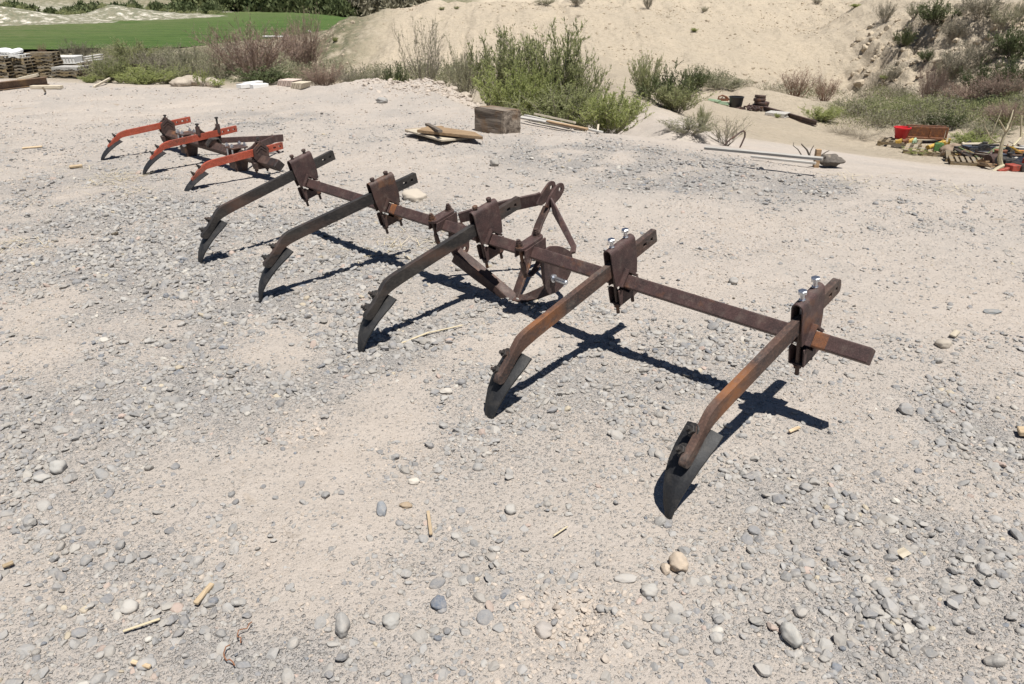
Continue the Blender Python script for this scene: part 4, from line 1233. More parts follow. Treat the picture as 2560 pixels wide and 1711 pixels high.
def make_shank(root, x, pose, mat, i, rear=0.2224, blade_mat=BLADE, scale=1.0):
    dx, sl, yaw, pit = pose
    H_ = .066
    out = [arm(rear), arm(-.655), (-.702, .330), (-.740, .286), (-.778, .238), (-.830, .196), (-.838, .176), (-.824, .160), (-.800, .160), (-.752, .206), (-.712, .252), (-.672, .272), arm(-.615, H_), arm(rear, H_)]
    rad = [.006, .085, .05, .04, .04, .018, .012, .012, .012, .04, .04, .05, .05, .006]
    if i == 4: rad[0] = .03; rad[-1] = .022
    mb = MB()
    mb.plate(rnd_poly(out, rad, 4), [sq(arm(rear - .040, H_ * .5), .017, TILT), sq(arm(rear - .092, H_ * .5), .017, TILT, .026)], .028, Matrix.Translation((0, 0, -BZ)) @ MYZ)
    o = mb.build('shank', mat, root, bevel=.0025, seg=2)
    o.location = (x + dx, sl, BZ); o.rotation_euler = (pit, 0, yaw)
    # blade: curved pointed shovel behind the lower end of the shank
    prof = [(-.688, .254), (-.722, .226), (-.760, .196), (-.798, .162), (-.833, .122), (-.861, .078), (-.879, .032), (-.886, -.018)]
    hw = [.070, .072, .072, .069, .061, .047, .030, .010]
    hr = [.068, .064, .056, .047, .038, .028, .019, .010]      # the right edge runs straight to the point
    S_ = [-1, -.8, -.5, -.2, 0, .2, .5, .8, 1]
    P = []
    n = len(prof)
    for side in (0, 1):
        for k, ((y, z), w) in enumerate(zip(prof, hw)):
            t0 = Vector(prof[max(k - 1, 0)]); t1 = Vector(prof[min(k + 1, n - 1)]); tg = (t1 - t0).normalized()
            nr = Vector((-tg[1], tg[0]))                  # towards the travel side
            if nr[0] < 0: nr = -nr
            for s in S_:
                bul = .016 * (s * s) * min(1, w / .06)
                d_ = bul + (.0075 if side else 0)
                P.append((s * (w if s < 0 else hr[k]) - .016 * (1 - k / (n - 1)), y + nr[0] * d_, z + nr[1] * d_ - BZ))
    m = len(S_); F = []
    for side in (0, 1):
        o_ = side * n * m
        for k in range(n - 1):
            for j in range(m - 1): F.append((o_ + k * m + j, o_ + k * m + j + 1, o_ + (k + 1) * m + j + 1, o_ + (k + 1) * m + j))
    N = n * m
    for k in range(n - 1):
        for j in (0, m - 1): F.append((k * m + j, (k + 1) * m + j, N + (k + 1) * m + j, N + k * m + j))
    for k in (0, n - 1):
        for j in range(m - 1): F.append((k * m + j, k * m + j + 1, N + k * m + j + 1, N + k * m + j))
    mb = MB(); mb.poly(P, F)
    bl_ = mb.build('shovel_blade', blade_mat, o, smooth=True, angle=40)
    # foot plate and two bolts through the blade
    for (y, z) in ((-.748, .262), (-.798, .205)):
        mb = MB(); ax = Vector((-.25, -.78, .50)).normalized(); p = Vector((-.022, y, z - BZ))
        mb.cyl(p + ax * -.012, p + ax * .004, .026, n=14)
        mb.cyl(p + ax * .004, p + ax * .020, .0175, n=6); mb.cyl(p + ax * .020, p + ax * .036, .0085, n=8)
        mb.build('bolt', BOLTD, o, bevel=.001)
    return o


for i in range(5):
    make_shank(cult, XS[i], POSE[i], SHDARK if i < 3 else SHRUST, i)
    cult.children[-1] if False else None

# toolbar: square tube set on edge, tilted with the shanks
mb = MB(); q = .0615
x0, x1 = -3.66, 0.2538
sect = rnd_poly([(0, q / math.sqrt(2)), (q / math.sqrt(2), 0), (0, -q / math.sqrt(2)), (-q / math.sqrt(2), 0)], .006, 3)
sect = [(a * CE - b * SE, a * SE + b * CE) for a, b in sect]
mb.poly([(x, a, b + BZ) for x in (x0, x1) for a, b in sect], [(k, (k + 1) % len(sect), len(sect) + (k + 1) % len(sect), len(sect) + k) for k in range(len(sect))] + [tuple(range(len(sect))), tuple(range(len(sect), 2 * len(sect)))])
bar = mb.build('toolbar', RUSTP, cult, bevel=.002)
# scorched orange bands on the bar beside three clamps
for xb, w in ((XS[4] + .066, .062), (XS[1] + .115, .052)):
    mb = MB(); s2 = [(a * 1.018, b * 1.018) for a, b in sect]
    mb.poly([(x, a, b + BZ) for x in (xb - w / 2, xb + w / 2) for a, b in s2], [(k, (k + 1) % len(s2), len(s2) + (k + 1) % len(s2), len(s2) + k) for k in range(len(s2))])
    mb.build('rust_band', RUSTO, cult)

MA = Matrix(((0, 0, 1, 0), (CE, -SE, 0, 0), (SE, CE, 0, BZ), (0, 0, 0, 1)))   # (a along shank, n across, x) -> cultivator


def make_clamp(root, x, bolt_mat, screw_h, mat, yaw=0.0):
    Mx = MA
    a0, a1, top, th, hw = -.088, .092, .202, .0065, .0235
    mb = MB()
    side = [(a0, top - hw + .002), (a0, .100), (-.076, .006), (-.050, .006), (0, .056), (.050, .006), (.082, .006), (a1, .060), (a1, top - hw + .002)]
    for s in (-1, 1):
        mb.plate(side, [], th, Mx @ Matrix.Translation((0, 0, s * (hw - th / 2))))
    # folded round top
    N = 10; P = []
    for r in (hw, hw - th):
        for k in range(N + 1):
            an = math.pi * k / N
            for a in (a0, a1): P.append(Mx @ Vector((a, top - hw + r * math.sin(an), r * math.cos(an))))
    L = (N + 1) * 2; F = []
    for k in range(N):
        b = k * 2
        F += [(b, b + 1, b + 3, b + 2), (L + b, L + b + 2, L + b + 3, L + b + 1), (b, b + 2, L + b + 2, L + b), (b + 1, L + b + 1, L + b + 3, b + 3)]
    mb.poly(P, F)
    # angle iron seat welded on both sides over the bar
    for s in (-1, 1):
        for sg in (-1, 1):
            c = Vector((sg * .0275, .0295, s * (hw + .007)))
            mb.box(Mx @ c, (.018, .074, .007), Mx.to_3x3() @ Matrix(((1, 0, 0), (0, 1, 0), (0, 0, 1))) @ Matrix.Rotation(0, 3, 'X')) if False else None
        v = [(-.054, .002), (0, .056), (.054, .002), (.0635, .0095), (0, .073), (-.0635, .0095)]
        mb.plate(v, [], .022, Mx @ Matrix.Translation((0, 0, s * (hw + .011))))
    o = mb.build('clamp', mat, root, bevel=.0022, seg=2)
    o.location = (x, 0, 0); o.rotation_euler = (0, 0, yaw)
    # lower jaw
    mb = MB()
    jaw = [(-.072, -.088), (.074, -.088), (.080, -.010), (.052, -.010), (0, -.060), (-.052, -.010), (-.074, -.010)]
    for s, y_ in ((-1, 0), (1, 0)):
        mb.plate(rnd_poly(jaw, .006, 2), [], .006, Mx @ Matrix.Translation((0, 0, s * .029)))
    mb.plate([(-.072, -.094), (.074, -.094), (.074, -.088), (-.072, -.088)], [], .064, Mx)
    mb.build('clamp_jaw', mat, o, bevel=.0015)
    for a in (-.056, .058):
        mb = MB(); A = lambda n_: Mx @ Vector((a, n_, 0))
        mb.cyl(A(-.150), A(.13), .0085, n=10)
        mb.cyl(A(-.113), A(-.095), .0165, n=6); mb.cyl(A(-.0962), A(-.0938), .02, n=14)
        mb.build('clamp_bolt', RUST, o)
    for a in (-.050, .052):
        mb = MB(); A = lambda n_: Mx @ Vector((a, n_, 0))
        mb.cyl(A(.14), A(top + screw_h), .0088, n=12)
        r_ = .0175 if screw_h > .02 else .0150
        mb.cyl(A(top + screw_h), A(top + screw_h + .013), r_ * .98, r_, n=6)
        mb.cyl(A(top + screw_h + .013), A(top + screw_h + .0155), r_, r_ * .78, n=6)
        mb.cyl(A(top - .0005), A(top + .004), .0125, n=12)
        s_ = mb.build('set_screw', bolt_mat, o, bevel=.0008)
    return o


for i in range(5):
    make_clamp(cult, XS[i] + POSE[i][0], ZINC if i > 2 else RUST, (.012, .004, .006, .027, .027)[i], RUSTP if i != 1 else RUST, POSE[i][2])

# three point hitch: two pin brackets, an A frame and a top clevis
XA, XB = -2.175, -1.482; XM = -1.83


def make_bracket(x, name):
    Mx = Matrix.Translation((x, 0, 0)) @ MA
    mb = MB()
    P = []
    F = []
    # saddle strap over the bar, ends rounded
    lug = rnd_poly([(-.082, -.032), (.092, -.032), (.092, .034), (-.082, .034)], .03, 4)
    Mlug = Mx @ Matrix(((1, 0, 0, 0), (0, 0, 1, .054), (0, 1, 0, 0), (0, 0, 0, 1)))
    mb.plate(lug, [], .014, Mlug)
    cheek = [(-.066, .047), (-.078, .0), (-.050, -.002), (0, .046), (.05, -.004), (.078, -.02), (.09, .047)]
    for s in (-.033, .036): mb.plate(cheek, [], .010, Mx @ Matrix.Translation((0, 0, s)))
    o = mb.build('hitch_bracket', RUSTP, cult, bevel=.003, seg=2)
    for a in (-.062, .070):
        mb = MB(); A = lambda n_: Mx @ Vector((a, n_, -.002))
        mb.cyl(A(.0602), A(.064), .023, n=16); mb.cyl(A(.064), A(.081), .0175, n=6); mb.cyl(A(.081), A(.099), .0105, n=10); mb.cyl(A(.081), A(.090), .0150, n=6)
        mb.cyl(A(-.12), A(.05), .0095, n=10)
        mb.build('bracket_bolt', RUST, o)
    # hooked strap under the bar
    mb = MB()
    pts = [Mx @ Vector((a, n_, -.002)) for a, n_ in ((-.062, -.03), (-.064, -.085), (-.052, -.118), (-.02, -.128), (.02, -.115), (.05, -.09), (.066, -.05))]
    mb.strap(pts, .036, .010, (1, 0, 0))
    mb.build('under_strap', RUSTP, o, bevel=.002)
    return o


brA = make_bracket(XA, 'a'); brB = make_bracket(XB, 'b')


def pin_plate(x, big):
    mb = MB()
    if big: pl_ = rnd_poly([(.02, .36), (.09, .395), (.18, .375), (.268, .322), (.288, .235), (.225, .150), (.15, .118), (.085, .128), (.05, .20)], [.01, .02, .03, .03, .05, .05, .03, .02, .04], 4)
    else: pl_ = rnd_poly([(.0, .36), (.09, .385), (.15, .33), (.15, .20), (.10, .165), (.035, .175), (.0, .25)], [.01, .02, .03, .03, .03, .03, .03], 4)
    hole = [(.115 + .014 * math.cos(2 * math.pi * k / 12), .215 + .014 * math.sin(2 * math.pi * k / 12)) for k in range(12)]
    mb.plate(pl_, [hole], .013, Matrix.Translation((x, 0, 0)) @ MYZ)
    return mb.build('pin_plate', RUSTP, cult, bevel=.003, seg=2)


ppA = pin_plate(XA + .052, 0); ppB = pin_plate(XB + .052, 1)
mb = MB()
p0, p1 = Vector((XB + .030, .115, .215)), Vector((XB + .160, .115, .212))
mb.cyl(p0, p0.lerp(p1, .28), .018, n=18); mb.cyl(p0.lerp(p1, .22), p0.lerp(p1, .32), .023, n=18); mb.cyl(p0.lerp(p1, .32), p0.lerp(p1, .96), .0145, n=18); mb.cyl(p0.lerp(p1, .96), p1, .0145, .011, n=18)
pin = mb.build('hitch_pin', ZINC, cult, bevel=.0008)
mb = MB(); c_ = p0.lerp(p1, .82); mb.cyl(c_ + Vector((0, 0, .015)), c_ + Vector((0, 0, .0135)), .0036, n=8); mb.build('pin_hole', PL_BLACK, pin)
# A frame straps
APX = Vector((-1.715, .125, .012))
mb = MB()
S0 = Vector((XA + .045, .060, .215))
mb.strap([S0, S0.lerp(APX, .3), S0.lerp(APX, .65), S0.lerp(APX, .88), APX], [.058, .060, .062, .062, .056], .012,
         [(0, 1, .9), (0, 1, .75), (0, 1, .6), (0, 1, .45), (0, 1, .3)])
S1 = S0 + Vector((0, -.026, -.036)); A1 = APX + Vector((-.01, -.03, -.012))
mb.strap([S1, S1.lerp(A1, .4), S1.lerp(A1, .75), A1], [.060, .058, .045, .02], .010, [(0, .1, 1)] * 4)
fr = mb.build('hitch_frame', RUST, cult, bevel=.0025, seg=2)
mb = MB(); mb.strap([APX + Vector((0, 0, 0)), (-1.655, .135, .026), (-1.56, .15, .075), (XB + .03, .158, .145)], [.060, .060, .062, .075], .013, [(0, 1, .25), (0, .8, .5), (0, .5, .9), (0, .5, .9)])
mb.build('lower_strap', RUST, cult, bevel=.0025)
mb = MB(); mb.strap([APX + Vector((-.008, .012, 0)), (-1.75, .25, .16), (-1.81, .42, .36), (XM + .012, .500, .455)], .062, .014, [(1, 0, .3)] * 4)
mb.build('centre_brace', RUST, cult, bevel=.0025)
mb = MB(); mb.strap([(XA + .03, .10, .400), (XA + .08, .16, .420), (-2.0, .33, .452), (XM - .052, .475, .487), (XM - .034, .50, .497)], [.062, .068, .076, .076, .074], .015, [(0, -.25, 1)] * 5)
up1 = mb.build('upper_strap', RUSTP, cult, bevel=.0025)
mb = MB(); mb.strap([(XB + .06, .272, .315), (XB + .03, .315, .335), (-1.60, .40, .395), (-1.73, .47, .450), (XM + .04, .505, .485)], [.032, .032, .036, .050, .070], .013, [(.75, .5, .4), (.75, .5, .4), (.7, .4, .6), (.35, .1, 1), (0, -.3, 1)])
mb.build('upper_strap', RUSTP, cult, bevel=.0025)
for s in (-.034, .034):
    mb = MB()
    cv = rnd_poly([(.455, .462), (.492, .452), (.520, .458), (.590, .500), (.622, .545), (.604, .582), (.562, .580), (.498, .528)], [.01, .01, .02, .02, .035, .03, .035, .02], 4)
    hole = [(.580 + .0135 * math.cos(2 * math.pi * k / 12), .545 + .0135 * math.sin(2 * math.pi * k / 12)) for k in range(12)]
    mb.plate(cv, [hole], .013, Matrix.Translation((XM + s, 0, 0)) @ MYZ)
    mb.build('clevis_plate', RUSTP, cult, bevel=.0025, seg=2)

# ------------------------------------------------------------------ the orange cultivator
RO = gp((220 + 610 * .22165) / D, (260 + 790 * .22165) / D)
red = empty('cultivator', (RO[0], RO[1], 0), R(-44),
            label='smaller cultivator with three orange shanks lying at the left back of the yard', cat='cultivator')
RBZ, RBY = .165, .72


def red_shank(x, dy, dz):
    mb = MB(); H_ = .062
    tp = lambda y: .258 + .090 * (y - .30)
    o_ = [(1.02, tp(1.02)), (.30, tp(.30)), (.235, .238), (.17, .185), (.115, .135), (.10, .118), (.115, .100), (.14, .098), (.195, .148), (.25, .190), (.31, tp(.31) - H_), (1.02, tp(1.02) - H_)]
    rad = [.004, .05, .05, .03, .02, .012, .012, .012, .02, .04, .05, .004]
    mb.plate(rnd_poly(o_, rad, 4), [sq((.985, tp(.985) - .031), .018), sq((.93, tp(.93) - .031), .018, 0, .028), sq((.865, tp(.865) - .031), .018)], .027, MYZ)
    o = mb.build('shank', ORANGE, red, bevel=.0025)
    o.location = (x, dy, dz)
    prof = [(.232, .172), (.192, .156), (.148, .134), (.104, .106), (.064, .074), (.034, .042), (.012, .008), (.002, -.022)]
    hw = [.060, .064, .064, .060, .053, .042, .028, .010]
    P = []; S_ = [-1, -.6, -.2, .2, .6, 1]; n = len(prof); m = len(S_)
    for sd in (0, 1):
        for k, ((y, z), w) in enumerate(zip(prof, hw)):
            for s in S_:
                d_ = .014 * s * s + .007 * sd
                P.append((s * w, y + .6 * d_, z - .8 * d_))
    F = []
    for sd in (0, 1):
        for k in range(n - 1):
            for j in range(m - 1): F.append(tuple(sd * n * m + v for v in (k * m + j, k * m + j + 1, (k + 1) * m + j + 1, (k + 1) * m + j)))
    N = n * m
    for k in range(n - 1):
        for j in (0, m - 1): F.append((k * m + j, (k + 1) * m + j, N + (k + 1) * m + j, N + k * m + j))
    for k in (0, n - 1):
        for j in range(m - 1): F.append((k * m + j, k * m + j + 1, N + k * m + j + 1, N + k * m + j))
    mb = MB(); mb.poly(P, F); mb.build('shovel_blade', BLADE, o, smooth=True, angle=40)
    for (y, z) in ((.205, .205), (.145, .152)):
        mb = MB(); ax = Vector((-.1, -.62, .78)).normalized(); p = Vector((-.006, y, z))
        mb.cyl(p, p + ax * .012, .017, n=12); mb.cyl(p + ax * .012, p + ax * .028, .014, n=6); mb.cyl(p + ax * .028, p + ax * .046, .007, n=8)
        mb.build('bolt', BOLTD, o)
    return o


RX = [-1.006, 0.0, .997]
for x, dy, dz in zip(RX, (-.03, 0, -.06), (.0, .012, -.022)): red_shank(x, dy, dz)
mb = MB(); qq = .055
mb.poly([(x, RBY + a, RBZ + b) for x in (-1.06, 1.33) for a, b in ((0, qq), (qq, 0), (0, -qq), (-qq, 0))], [(0, 1, 5, 4), (1, 2, 6, 5), (2, 3, 7, 6), (3, 0, 4, 7), (0, 1, 2, 3), (4, 5, 6, 7)])
mb.build('toolbar', RUST, red, bevel=.004, seg=2)
mb = MB(); q2 = .0565
mb.poly([(x, RBY + a, RBZ + b) for x in (1.20, 1.335) for a, b in ((0, q2), (q2, 0), (0, -q2), (-q2, 0))], [(0, 1, 5, 4), (1, 2, 6, 5), (2, 3, 7, 6), (3, 0, 4, 7), (0, 1, 2, 3), (4, 5, 6, 7)])
mb.build('toolbar_end', BLACKEND, red, bevel=.004)
for x in (RX[0], RX[2]):
    mb = MB()
    house = rnd_poly([(-.075, .03), (-.075, .115), (.0, .175), (.075, .115), (.075, .03), (.045, .0), (0, .058), (-.045, .0)], .008, 2)
    for s in (-.030, .030): mb.plate(house, [], .014, Matrix.Translation((x + s, RBY, RBZ)) @ MYZ)
    for sgn in (-1, 1):                                   # raised ribs cast on the outer face
        for k in (0.045, .072): mb.strap([(x + .0385, RBY, RBZ + .075 + k), (x + .0385, RBY + sgn * .05, RBZ + .035 + k)], .010, .006, (0, 0, 1))
    mb.box((x, RBY, RBZ + .168), (.060, .03, .016))
    o = mb.build('cast_clamp', RUST, red, bevel=.003, seg=2)
    mb = MB(); mb.hexbolt((x, RBY, RBZ + .175), (0, 0, 1), .016, .014, .016, .009); mb.build('set_screw', BOLTD, o)
    mb = MB(); jw = [(-.085, -.012), (-.05, -.004), (0, -.06), (.05, -.004), (.085, -.012), (.07, -.075), (-.07, -.075)]
    mb.plate(jw, [], .055, Matrix.Translation((x, RBY, RBZ)) @ MYZ); mb.build('clamp_jaw', RUST, o, bevel=.004)
    for a in (-.055, .055):
        mb = MB(); mb.cyl((x, RBY + a, RBZ - .11), (x, RBY + a, RBZ - .07), .009, n=8); mb.cyl((x, RBY + a, RBZ - .092), (x, RBY + a, RBZ - .075), .017, n=6); mb.build('clamp_bolt', RUST, o)
# middle clamp: saddle plate with two tall bolt horns
mb = MB()
horn = rnd_poly([(-.12, .02), (-.125, .195), (-.10, .205), (-.075, .170), (-.03, .135), (.03, .135), (.075, .170), (.10, .205), (.125, .195), (.12, .02), (.05, .0), (0, .052), (-.05, .0)], .012, 3)
for s in (-.028, .028): mb.plate(horn, [], .014, Matrix.Translation((0, RBY, RBZ)) @ MYZ)
for a in (-.105, .105): mb.cyl((0, RBY + a, RBZ + .12), (0, RBY + a, RBZ + .206), .022, n=12)
o = mb.build('saddle_clamp', RUST, red, bevel=.003)
for a, hh in ((-.105, .02), (.105, .06)):
    mb = MB(); mb.hexbolt((0, RBY + a, RBZ + .200), (0, 0, 1), .018, .014, hh, .010); mb.build('set_screw', BOLTD, o)
mb = MB()
for a in (-.05, -.02, .01): mb.tube([(.06 - a * .4, RBY - .075, RBZ + .03 + a * .3), (.075 - a, RBY - .03, RBZ + .085), (.075 - a, RBY + .03, RBZ + .085), (.06 - a * .4, RBY + .075, RBZ + .03)], .011, 8)
mb.build('u_bolt', BOLTD, o)
# ground plates and zinc bolt clusters
for x in (-.535, .545):
    mb = MB()
    mb.plate(rnd_poly([(-.07, .17), (-.055, -.01), (.06, -.01), (.10, .17)], .01, 2), [], .014, Matrix.Translation((x + .04, RBY, 0)) @ MYZ)
    mb.plate(rnd_poly([(-.06, .03), (.06, .03), (.06, .16), (-.06, .16)], .01, 2), [], .016, Matrix(((1, 0, 0, x), (0, 0, 1, RBY - .06), (0, 1, 0, 0), (0, 0, 0, 1))))
    mb.plate(rnd_poly([(-.09, -.085), (.09, -.085), (.09, .085), (-.09, .085)], .02, 2), [], .014, Matrix.Translation((x, RBY, RBZ + .064)))
    o = mb.build('hitch_plate', RUST, red, bevel=.003)
    for a in (-.065, .065):
        for b in (-.05, .05):
            mb = MB(); mb.cyl((x + b, RBY + a, RBZ - .06), (x + b, RBY + a, RBZ + .105), .0095, n=8); mb.cyl((x + b, RBY + a, RBZ + .072), (x + b, RBY + a, RBZ + .091), .0185, n=6)
            mb.cyl((x + b, RBY + a, RBZ - .055), (x + b, RBY + a, RBZ - .038), .0185, n=6)
            mb.build('zinc_nut', ZINC, o)
mb = MB()
mb.strap([(-.50, .78, .135), (-.30, 1.0, .15), (-.05, 1.40, .15), (-.03, 1.52, .15)], .06, .014, (0, 0, 1))
mb.strap([(.58, .78, .150), (.35, 1.02, .155), (.05, 1.40, .155), (.03, 1.52, .15)], .075, .014, (0, 0, 1))
mb.box((0, 1.47, .15), (.07, .03, .05))
mb.build('drawbar', RUSTP, red, bevel=.003)
mb = MB(); mb.strap([(-.03, 1.34, .12), (-.02, 1.42, .06), (0, 1.47, -.01)], .04, .014, (1, 0, 0)); mb.build('drawbar_foot', RUSTP, red, bevel=.003)

# ------------------------------------------------------------------ things on and round the yard
def gy(u, Y, v=300, dz=0.0):
    p = at(u, v, Y); return Vector((p[0], Y, T1(p[0], Y) + dz))


def slab(name, base, th, mat, parent=None, bevel=.003):
    """board from four corner points of its underside"""
    n = (Vector(base[1]) - Vector(base[0])).cross(Vector(base[3]) - Vector(base[0])).normalized()
    if n.z < 0: n = -n
    mb = MB(); b = [Vector(p) for p in base]
    mb.poly(b + [p + n * th for p in b], [(0, 1, 2, 3), (4, 5, 6, 7), (0, 1, 5, 4), (1, 2, 6, 5), (2, 3, 7, 6), (3, 0, 4, 7)])
    return mb.build(name, mat, parent, bevel=bevel)


def board(name, p0, p1, w, th, mat, label, cat='board', group=None, roll=0.0, dz=0.0):
    """long board lying from p0 to p1"""
    p0, p1 = Vector(p0) + Vector((0, 0, dz)), Vector(p1) + Vector((0, 0, dz)); L = (p1 - p0).length
    mb = MB(); ns = max(2, int(L / .25)); ws = np.random.default_rng(int(abs(p0.x * 997 + p0.y * 131)) % 9999).normal(0, min(.004, w * .04), ns + 1)
    sec = ((-w / 2, 0), (w / 2, 0), (w / 2, th), (-w / 2, th))
    P = [(-L / 2 + L * k / ns, a + ws[k], b) for k in range(ns + 1) for a, b in sec]
    F = [(k * 4 + i, k * 4 + (i + 1) % 4, (k + 1) * 4 + (i + 1) % 4, (k + 1) * 4 + i) for k in range(ns) for i in range(4)] + [(0, 1, 2, 3), tuple(ns * 4 + i for i in range(4))]
    mb.poly(P, F)
    o = mb.build(name, mat, bevel=min(.003, th * .2))
    o.location = (p0 + p1) / 2
    d = (p1 - p0).normalized()
    o.rotation_euler = Matrix((d, Vector((0, 0, 1)).cross(d).normalized(), d.cross(Vector((0, 0, 1)).cross(d).normalized()))).transposed().to_euler()
    if roll: o.rotation_euler.rotate_axis('X', roll)
    return tag(o, label, cat, group)


# timber block: squared beam end with rounded worn corners and checks
cA = Vector((-.115, 9.13, 0)); ang = math.atan2(-.49, .37)
V, F = ico(1)
bm = bmesh.new(); bmesh.ops.create_cube(bm, size=1)
bmesh.ops.scale(bm, vec=(.285, .60, .295), verts=bm.verts)
bmesh.ops.bevel(bm, geom=bm.edges[:], offset=.014, segments=2, affect='EDGES')
bmesh.ops.subdivide_edges(bm, edges=bm.edges[:], cuts=6, use_grid_fill=True)
for v_ in bm.verts:
    x, y, z = v_.co
    k = float(fbm(np.array([x * 9 + y]), np.array([z * 26 + x * 5]), 5, 3)[0])
    nn = v_.normal
    if abs(nn.y) < .5: v_.co += nn * k * .012
    else: v_.co += Vector((0, 1, 0)) * k * .014
me = bpy.data.meshes.new('timber_block'); bm.to_mesh(me); bm.free()
t = NT('old_grey_timber'); g = t.coord('Object', (9, .7, 9))
n = t.noise(g, 2.4, 9, 0.7, 0.8); n2 = t.noise(t.coord('Object'), 5, 4, .6)
c = t.mix(t.ramp(n, [(0.36, 0.0), (0.6, 1.0)]), (0.070, 0.055, 0.044), (0.27, 0.225, 0.18))
c = t.mix(t.ramp(n2, [(0.5, 0.0), (0.68, 1.0)]), c, (0.21, 0.135, 0.08))
t.fin(c, .9, 0, t.bump(n, .9, .012), .2)
o = link('timber_block', me, t.m)
dL = Vector((-.37, .49, 0)).normalized(); dR = Vector((.49, .37, 0)).normalized()
ctr = cA + dL * .30 + dR * .1425
o.location = (ctr.x, ctr.y, T1(ctr.x, ctr.y) + .140)
o.rotation_euler = (R(-1.5), R(1.0), math.atan2(dL.y, dL.x) - math.pi / 2)
tag(o, 'squared block of old grey timber standing at the back edge of the yard', 'timber block')

def e2(x, y, z=0.0): return Vector(gp((800 + x * .38363) / D, y * .38363 / D, z))
z0 = T1(-.8, 9.2)
o = slab('plywood_board', [e2(556, 858, z0 + .035), e2(792, 925, z0 + .040), e2(1000, 908, z0 + .010), e2(720, 840, z0 + .012)], .022, W_PALE)
tag(o, 'pale split plywood sheet at the bottom of the boards left of the timber block', 'board', 'boards lying by the timber block')
o = slab('brown_board', [e2(632, 866, z0 + .082), e2(1062, 912, z0 + .062), e2(1010, 880, z0 + .066), e2(720, 836, z0 + .085)], .034, W_BROWN)
tag(o, 'thick orange brown board on top of the boards left of the timber block', 'board', 'boards lying by the timber block')
o = board('broken_stick', e2(698, 820, z0 + .10), e2(785, 866, z0 + .13), .05, .03, W_GREY, 'dark weathered offcut across the end of the orange brown board', 'offcut')
o = board('brown_board', e2(560, 862, z0 + .012), e2(800, 838, z0 + .015), .07, .03, W_BROWN, 'narrow brown offcut under the end of the plywood sheet', 'board', 'boards lying by the timber block')
for k, (a, b, w, lab, m) in enumerate([((1340, 775), (1830, 886), .07, 'longest grey plank of the strip behind the timber block', W_WHITE), ((1310, 792), (1700, 868), .06, 'shorter grey plank on the timber side of the strip', W_WHITE),
                           ((1480, 826), (1740, 880), .05, 'short brown plank lying in the strip beside the bushes', W_BROWN), ((1400, 782), (1660, 842), .04, 'thin cracked plank along the bush side of the strip', W_PALE)]):
    board('plank', e2(*a), e2(*b), w, .025, m, lab, 'plank', 'planks in the long strip', roll=R((-8, 10, 5, -14)[k]), dz=.03 + .012 * k)
board('wood_splinter', e2(1806, 880), e2(1812, 850, .0) + Vector((0, -.02, .07)), .022, .010, W_PALE, 'upright pale splinter at the end of the plank strip', 'splinter')

# boards at the right edge of the yard
def e6(x, y): return ((1700 + x * .179) / D, (190 + y * .179) / D)
p0, p1 = Vector(gp(*e6(345, 1022), .14)), Vector(gp(*e6(1990, 1178), .16))
board('long_white_board', p0, p1, .045, .026, W_WHITE, 'long whitewashed board propped along the right edge of the yard', 'board', 'white boards at the right edge', roll=R(8))
p0, p1 = Vector(gp(*e6(990, 1140), .03)), Vector(gp(*e6(1895, 1238), .03))
board('short_white_board', p0, p1, .035, .022, W_WHITE, 'shorter white board on the ground in front of the long whitewashed one', 'board', 'white boards at the right edge')
p0 = Vector(gp(*e6(1898, 1250), 0)); mb = MB(); mb.box((0, 0, .08), (.05, .05, .20)); o = mb.build('post_stub', W_BROWN, bevel=.003); o.location = (p0.x, p0.y, T1(p0.x, p0.y)); tag(o, 'short wooden post under the right end of the long white board', 'post')
p = gp(*e6(2150, 1275)); V, F = stone_shape(4, 76, .95); V = V / np.abs(V).max(0) * np.array([.135, .10, .062]); V *= (1 + .30 * fbm(V[:, 0] * 22 + V[:, 2] * 9, V[:, 1] * 18, 5, 3))[:, None]
o = link('earth_lump', np_mesh('earth_lump', V, F, True), BURLAP); o.location = (p[0], p[1] + .1, T1(p[0], p[1]) + .06); o.rotation_euler = (0, R(12), R(-20))
tag(o, 'dark rough lump of burnt earth at the right end of the white boards', 'lump')


def branch(name, paths, mat, label, cat='branch', group=None):
    mb = MB()
    for pts, r0, r1 in paths:
        n = len(pts); mb.tube(pts, [r0 + (r1 - r0) * k / (n - 1) for k in range(n)], 6)
    return tag(mb.build(name, mat, smooth=True), label, cat, group)


def q6(x, y, Y): return Vector(at(*e6(x, y), Y))
Yb = 8.75
branch('dead_branch', [([q6(1810, 1115, Yb), q6(1770, 1030, Yb - .03), q6(1705, 965, Yb), q6(1695, 950, Yb)], .012, .006), ([q6(1808, 1110, Yb), q6(1830, 1040, Yb + .05), q6(1868, 975, Yb + .05)], .008, .004),
                       ([q6(1810, 1115, Yb), q6(1740, 1165, Yb - .12), q6(1680, 1215, Yb - .2)], .010, .005)], TWIGD, 'forked dark dead branch standing over the long white board')
branch('dead_branch', [([q6(1695, 1105, Yb), q6(1650, 1030, Yb), q6(1580, 975, Yb), q6(1590, 930, Yb)], .007, .003), ([q6(1640, 1105, Yb - .1), q6(1560, 1150, Yb - .15), q6(1500, 1180, Yb - .2)], .006, .003)], TWIGD, 'thin dark twig left of the forked dead branch')
branch('dead_branch', [([q6(1965, 1140, Yb), q6(1985, 1100, Yb), q6(2040, 1065, Yb), q6(2085, 1045, Yb)], .009, .004)], TWIGD, 'bent dark twig above the dark earth lump')
Yh = 11.0
mb = MB(); mb.tube([q6(575, 1010, Yh), q6(700, 890, Yh), q6(850, 785, Yh + .05), q6(885, 768, Yh + .1), q6(908, 790, Yh + .14), q6(905, 850, Yh + .15), q6(870, 930, Yh + .12), q6(830, 1015, Yh + .1)], .012, 8)
